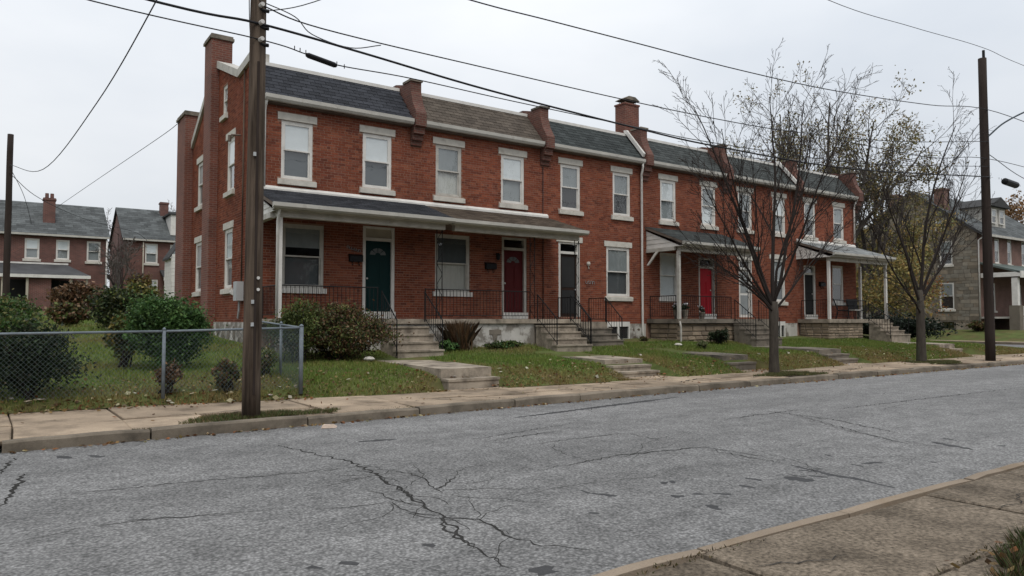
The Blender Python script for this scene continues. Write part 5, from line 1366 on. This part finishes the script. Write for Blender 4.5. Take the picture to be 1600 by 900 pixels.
m = MB(); m.prism([(25.5, 8.22), (31, 12.3), (36.5, 8.22), (36.5, 8.4), (31, 12.5), (25.5, 8.4)], SX - .25, 78.3, lambda y, z, a_: (a_, y, z)); rf = m.build('roof', 'tar', sh)
def F3s(u, s, h): return (u, 25.5 + 5.5 * s - h * .5, 8.42 + 4.1 * s + h * .8)
shingle_rows(F3s, SX - .25, 78.3, 9, 'slate', 'slates', rf, 18, .6, seed=91)
m = MB(); m.box(SX - .3, 78.3, 25.38, 25.52, 8.22, 8.4); m.build('gutter', 'trim', sh)
pipe(sh, [(63.0, 25.5, 8.2), (63.0, 25.9, 7.9), (63.0, 25.92, .9)], .055, 'white')
m = MB(); m.box(67.2, 70.6, 26.9, 30, 9.4, 11.1); d_ = m.build('dormer', 'trim', sh)
m = MB(); m.prism([(66.9, 11.1), (70.9, 11.1), (68.9, 11.95)], 26.5, 31, lambda p, q, a_: (p, a_, q)); m.build('dormer_roof', 'tar', d_)
for xx in (67.7, 69.2): window(d_, FX(26.75), xx, xx + .9, 9.7, 10.9, 'shade', 'darkroom', lint=False, sill=None, small=True)
chimney(sh, 63.3, 64.2, 28.5, 29.3, 9.5, 12.3, 'brick_end'); chimney(sh, 63.3, 64.2, 32.3, 33.1, 9.5, 12.3, 'brick_end')
m = MB(); m.add([(63.2, 23.2, 5.35), (78, 23.2, 5.35), (78, 25.98, 6.2), (63.2, 25.98, 6.2), (63.2, 23.2, 5.2), (78, 23.2, 5.2), (78, 25.98, 6.05), (63.2, 25.98, 6.05)], [(0, 1, 2, 3), (4, 7, 6, 5), (0, 4, 5, 1), (1, 5, 6, 2), (3, 7, 4, 0)]); m.build('porch_roof', M('far_porch_roof', (.10, .12, .11), .8, .2, 1), sh)
m = MB(); m.box(63.2, 78, 23.1, 23.2, 4.85, 5.36); m.box(63.2, 63.3, 23.2, 25.9, 4.95, 5.3); m.build('porch_fascia', 'white', sh)
part_box(sh, 'porch_floor', 'trim', 63.3, 78, 23.3, 25.98, 1.75, 1.9)
for k in range(9):
    part_box(sh, 'lattice_board', 'white', 63.3 + k * .52, 63.3 + k * .52 + .48, 23.35, 23.4, .8, 1.74)
for xx in (63.45, 68.2, 73.4):
    m = MB(); m.box(xx - .35, xx + .35, 23.25, 23.95, .6, 2.75); m.build('porch_pier', 'stonemortar', sh)
    m = MB(); m.box(xx - .2, xx + .2, 23.4, 23.8, 2.75, 4.86); m.build('porch_column', 'white', sh)
for a, b in ((63.85, 67.8), (68.6, 73.0)):
    m = MB(); m.box(a, b, 23.5, 23.58, 2.62, 2.7); rl = m.build('balustrade', 'white', sh)
    m = MB(); m.box(a, b, 23.5, 23.58, 1.98, 2.04); m.build('bottom_rail', 'white', rl)
    k = int((b - a) / .2)
    for i in range(k):
        m = MB(); u = a + (b - a) * (i + .5) / k; m.box(u - .04, u + .04, 23.51, 23.57, 2.04, 2.62); m.build('baluster', 'white', rl)

# ------------------------------------------------------------------ shrubs, plants, grass
shrub('shrub', (6.9, 17.4, .62), (1.7, .8, .76), 26000, .042, OLIVE + RUST, 'wide overgrown shrub, olive and rust, in front of the end porch', shell=.3, nclump=80, spread=.3, stems=22)
shrub('shrub', (5.85, 17.25, .62), (.85, .6, .80), 9000, .042, [(.10, .12, .03), (.07, .09, .025), (.05, .07, .02)], 'yellow-green shrub at the left end of the porch', shell=.3, nclump=40, spread=.3)
shrub('shrub', (3.05, 16.9, .66), (.98, .8, .80), 30000, .042, GREEN, 'big round dark green bush in the side yard', shell=.45, nclump=70, spread=.34)
shrub('shrub', (2.35, 17.6, .7), (.5, .45, .62), 2600, .06, OLIVE + YELL, 'yellow-green bush left of the big round bush', shell=.3, nclump=30)
shrub('shrub', (.45, 14.85, .36), (.95, .5, .66), 15000, .04, DARK, 'dense dark bush just behind the chain-link fence', shell=.35, nclump=60)
shrub('shrub', (-.45, 14.9, .36), (.85, .6, .82), 9000, .042, DARK, 'dark bush at the left edge behind the fence', shell=.35, nclump=50)
shrub('shrub', (.05, 17.5, .66), (.8, .8, .74), 9000, .048, GREEN + OLIVE, 'green bush standing behind the dark fence bush', shell=.35, nclump=50)
shrub('shrub', (2.6, 14.5, .38), (.3, .25, .27), 900, .05, RUST, 'small reddish dry shrub at the fence post', shell=.2, nclump=18)
shrub('shrub', (3.6, 14.45, .36), (.32, .3, .32), 900, .05, RUST + OLIVE, 'small brownish weeds beside the pole behind the fence', shell=.2, nclump=18)
shrub('shrub', (4.55, 15.4, .4), (.3, .7, .4), 1500, .05, OLIVE + [(.2, .15, .1)], 'weeds along the side return of the fence', shell=.2, nclump=25)
shrub('shrub', (4.2, 21.5, 1.0), (.8, .9, .3), 3000, .07, GREEN, 'low green bush beside the gable foundation', shell=.3, nclump=30)
shrub('shrub', (3.6, 30, 1.3), (1.0, 1.0, .80), 9000, .08, DARK + OLIVE, 'dark green bush with pale flecks in the back yard', shell=.4, nclump=55)
shrub('shrub', (2.3, 33, 1.4), (.8, .8, .5), 4000, .09, RUST + OLIVE, 'rust and olive rounded bush before the brick porch', shell=.4, nclump=45)
shrub('shrub', (.4, 29, 1.25), (1.0, 1, .6), 6000, .075, OLIVE + GREEN, 'tall green bush at the foot of the back yard pole', shell=.4, nclump=45)
shrub('shrub', (6.0, 41, 1.7), (1.1, 1, .95), 4500, .12, OLIVE + YELL, 'yellowish bush in front of the narrow back house', shell=.35, nclump=40)
shrub('shrub', (3.9, 50, 2.0), (1.7, 1.2, 1.0), 5500, .13, RUST, 'rust-brown shrub before the back house porch', shell=.3, nclump=45)
shrub('shrub', (8.2, 56, 2.1), (1.1, 1, 1.6), 4200, .13, RUST + YELL, 'tall brown and yellow shrub between the back houses', shell=.3, nclump=40)
shrub('shrub', (22.35, 18.15, .74), (.5, .4, .3), 2200, .05, DARK, 'small round dark bush against the stone porch wall', shell=.4, nclump=25)
shrub('shrub', (19.6, 19.4, .78), (.3, .25, .16), 500, .05, RUST + OLIVE, 'low dry plant under the basement window', shell=.2, nclump=12)
shrub('shrub', (20.5, 17.4, .68), (.35, .25, .13), 500, .06, [(.15, .18, .07), (.1, .13, .05), (.2, .2, .1)], 'pale low plant on the lawn at the porch corner', shell=.2, nclump=12)
shrub('hedge', (38.6, 20.5, .6), (1.5, 3.6, .72), 9000, .11, [(.012, .02, .012), (.016, .027, .014), (.01, .015, .01)], 'dark clipped hedge right of the far porch', 'hedge', shell=.4, nclump=90, spread=.26)
shrub('shrub', (61.8, 25.6, .7), (1.0, .9, .5), 1800, .12, RUST + OLIVE, 'low shrub at the corner of the stone house', shell=.3, nclump=25)
shrub('shrub', (10.65, 18.2, .72), (.45, .35, .17), 1100, .07, GREEN, 'low green plants at the foot of the porch wall by the steps', shell=.2, nclump=16)
shrub('shrub', (12.6, 18.35, .76), (.9, .2, .14), 1300, .06, GREEN + OLIVE, 'row of low green plants along the plaster porch wall', shell=.2, nclump=22)
t = thing('ornamental_grass', (11.05, 18.35, .78), 'clump of dry brown ornamental grass against the plaster porch wall', 'grass clump')
n = 900
b0 = np.array((11.05, 18.35, .76)) + RNG.normal(size=(n, 3)) * (.13, .1, 0); az = RNG.uniform(0, 2 * math.pi, n); sp = RNG.uniform(.08, .6, n); hh = RNG.uniform(.45, .92, n)
tip = b0 + np.stack([np.cos(az) * sp, np.sin(az) * sp * .5, hh], 1); mid = b0 + np.stack([np.cos(az) * sp * .3, np.sin(az) * sp * .15, hh * .6], 1)
sd = np.stack([-np.sin(az), np.cos(az), 0 * az], 1) * .009
V = np.stack([b0 - sd, b0 + sd, mid + sd, tip, mid - sd], 1).reshape(-1, 3); F = np.arange(5 * n).reshape(n, 5)
np_mesh('blades', V, F, np.array(RUST + [(.12, .09, .055)])[RNG.integers(0, 6, n)], 'leaf', t)

# grass blades on the lawns
def vnoise(x, y, s):
    r = np.sin(x * s * 1.3 + 1.7 * np.sin(y * s * .9)) + np.sin(y * s * 1.7 + 2.1 * np.sin(x * s * .7 + 1)) + .6 * np.sin((x + y) * s * 2.9 + 1.3 * np.sin(x * s * 2.3))
    return r / 2.6
NOG = [(a - .12, c + .1, 13, 17.7) for a, c, _ in STEPS] + [ (8.6, 10.2, 17.4, 18.8), (14, 15.6, 17.4, 18.8), (16.0, 17.7, 18.2, 19.3), (23.7, 25.4, 17.4, 18.8), (33.5, 35.4, 17.4, 18.8)]
def grass(name, n, x0, x1, y0f, y1f, hb, label):
    x = RNG.uniform(x0, x1, n); yb = np.array([y0f(a) for a in x]); y = yb + (y1f - yb) * RNG.uniform(0, 1, n) ** 1.15
    ok = np.ones(n, bool)
    for a, b, c, d in NOG: ok &= ~((x > a) & (x < b) & (y > c) & (y < d))
    x, y = x[ok], y[ok]; n = len(x)
    z = np.array([gz(a, b) for a, b in zip(x, y)])
    nz = vnoise(x, y, .8); nz2 = vnoise(x + 40, y, 2.1)
    h = hb * RNG.uniform(.5, 1.4, n) * (1 + .35 * nz2); wd = RNG.uniform(.006, .012, n) * (1 + (y - 12) * .02)
    az = RNG.uniform(0, 2 * math.pi, n); ln = RNG.uniform(0, .8, n) * h
    B = np.stack([x, y, z - .005], 1); sd = np.stack([np.cos(az), np.sin(az), 0 * x], 1) * wd[:, None]
    ld = RNG.uniform(0, 2 * math.pi, n); T = B + np.stack([np.cos(ld) * ln, np.sin(ld) * ln, h], 1)
    V = np.stack([B - sd, B + sd, T], 1).reshape(-1, 3); F = np.arange(3 * n).reshape(n, 3)
    g1, g2, dry = np.array((.095, .175, .026)), np.array((.17, .20, .045)), np.array((.24, .18, .07))
    t = np.clip(.5 + .5 * nz2 + RNG.normal(size=n) * .3, 0, 1)[:, None]; c = g1 * (1 - t) + g2 * t
    bank = np.clip(1 - (y - yb[ok]) / 1.5, 0, 1)
    dd = np.clip((nz * .9 + bank * 1.0 - .12 + RNG.normal(size=n) * .25), 0, 1)[:, None]; c = c * (1 - dd) + dry * dd
    c = c * RNG.uniform(.65, 1.25, (n, 1))
    o = np_mesh(name, V, F, c, 'leaf'); return tag(o, label, None, None, 'stuff')
grass('grass', 150000, 4.9, 43, backY, 19.0, .075, 'short green grass on the bank in front of the terrace')
grass('yard_grass', 60000, -7, 5.6, backY, 24, .085, 'green grass in the fenced side yard')
grass('back_grass', 30000, -7, 9, lambda x: 24, 46, .1, 'grass of the back yards behind the fence')
def strip_grass(name, boxes, per, hb, zf, label, cols):
    P = []
    for a, b, c, d in boxes:
        k = int(per * (b - a) * (d - c)); th = RNG.uniform(0, 2 * math.pi, k); q = np.sqrt(RNG.uniform(0, 1, k)) * (1 + .22 * np.sin(3 * th + a) + .14 * np.sin(7 * th))
        P.append(np.stack([(a + b) / 2 + (b - a) / 2 * q * np.cos(th), (c + d) / 2 + (d - c) / 2 * q * np.sin(th)], 1))
    P = np.vstack(P); n = len(P); h = hb * RNG.uniform(.4, 1.4, n); az = RNG.uniform(0, 6.28, n); ld = RNG.uniform(0, 6.28, n)
    B = np.stack([P[:, 0], P[:, 1], np.full(n, zf)], 1); sd = np.stack([np.cos(az), np.sin(az), 0 * az], 1) * .007
    T = B + np.stack([np.cos(ld) * h * .7, np.sin(ld) * h * .7, h], 1)
    c = np.array(cols)[RNG.integers(0, len(cols), n)] * RNG.uniform(.7, 1.3, (n, 1))
    o = np_mesh(name, np.stack([B - sd, B + sd, T], 1).reshape(-1, 3), np.arange(3 * n).reshape(n, 3), c, 'leaf'); return tag(o, label, None, None, 'stuff')
strip_grass('pit_grass', [(2.3, 4.6, 11.45, 12.15), (17.0, 19.3, 11.8, 12.9), (26.3, 28.7, 12.1, 13.5)], 2600, .05, .14, 'weedy grass round the pole and the street trees', [(.06, .09, .02), (.13, .10, .045), (.09, .075, .03), (.05, .07, .02)])
strip_grass('corner_grass', [(4.75, 6.2, 1.35, 2.12)], 9000, .10, .11, 'tuft of green weeds on the near sidewalk corner', [(.03, .055, .014), (.05, .07, .02), (.09, .06, .028), (.045, .03, .018)])
strip_grass('joint_grass', [(1.0, 2.6, 11.3, 11.5), (4.6, 6.3, 11.5, 11.75), (7, 8.5, 11.62, 11.8), (3.0, 4.4, 3.18, 3.3), (4.9, 6.5, 2.14, 2.28)], 650, .022, .12, 'tufts of dry grass in the sidewalk joints', [(.11, .08, .035), (.07, .075, .025), (.05, .04, .02)])

# fallen leaves
def litter(name, P, size, pal, label):
    V, F, T = leaves_np(P, size, pal, 1.3, flat=.75); o = np_mesh(name, V, F, T, 'leaf'); return tag(o, label, None, None, 'stuff')
P = []
for _ in range(4600):
    x_ = RNG.uniform(-4, 41); y_ = backY(x_) + abs(RNG.normal()) * 1.0
    P.append((x_, y_, gz(x_, y_) + .045))
for _ in range(420):
    x_ = RNG.uniform(-4, 5.0); y_ = backY(x_) - .1 + RNG.normal() * .16; P.append((x_, y_, .17 + max(0, y_ - backY(x_)) * .4))
for _ in range(900):
    x_ = RNG.uniform(-4, 40); P.append((x_, kerbY(x_) - abs(RNG.normal()) * .07 - .015, .012))
for _ in range(250):
    x_ = RNG.uniform(-4, 40); P.append((x_, RNG.uniform(kerbY(x_) + .2, backY(x_)), .165))
for _ in range(220):
    q = [(7.0, 14.0), (14.9, 13.9), (9.6, 13.75), (18.6, 13.5)][RNG.integers(0, 4)]; P.append((q[0] + RNG.normal() * .3, q[1] + RNG.normal() * .18, .2))
for _ in range(60): P.append((RNG.uniform(4.6, 6.2), RNG.uniform(1.5, 2.3), RNG.uniform(.135, .2)))
litter('fallen_leaves', np.array(P), .055, [(.17, .10, .035), (.13, .07, .03), (.22, .15, .06), (.09, .05, .025), (.20, .08, .03), (.33, .27, .16)], 'fallen leaves on the bank, sidewalk and gutter')
P = []
for _ in range(60):
    x_ = RNG.uniform(-3.5, 5.2); y_ = backY(x_) + RNG.uniform(-.25, .5); P.append((x_, y_, (gz(x_, y_) if y_ > backY(x_) else .15) + .05))
for _ in range(60):
    x_ = RNG.uniform(5, 36); y_ = backY(x_) + RNG.uniform(0, 2.6); P.append((x_, y_, gz(x_, y_) + .06))
litter('pale_leaves', np.array(P), .085, [(.55, .52, .42), (.48, .42, .34), (.6, .55, .5), (.4, .36, .22)], 'large pale leaves scattered on grass and gutter')
m = MB()
m.add([(4.1, 10.85, .005), (4.32, 10.80, .0), (4.38, 10.9, .012), (4.16, 10.96, .01), (4.13, 10.87, .05), (4.3, 10.84, .06), (4.33, 10.9, .045), (4.18, 10.93, .055)], [(0, 1, 5, 4), (1, 2, 6, 5), (2, 3, 7, 6), (3, 0, 4, 7), (4, 5, 6, 7)])
tag(m.build('litter', 'paper', at=(4.2, 10.9, 0)), 'crumpled pale wrapper in the gutter in front of the near pole', 'litter')
for (x_, y_, z_, l_) in ((19.9, 18.0, .74, 'small white stone at the lawn corner by the downspout'), (7.6, 16.9, .66, 'flat pale stone at the edge of the wide shrub')):
    m = MB(); m.lathe((x_, y_, z_), [(.02, -.02), (.13, 0), (.15, .03), (.1, .075), (.02, .09)], 8); tag(m.build('edging_stone', 'lintel', at=(x_, y_, z_)), l_, 'stone')
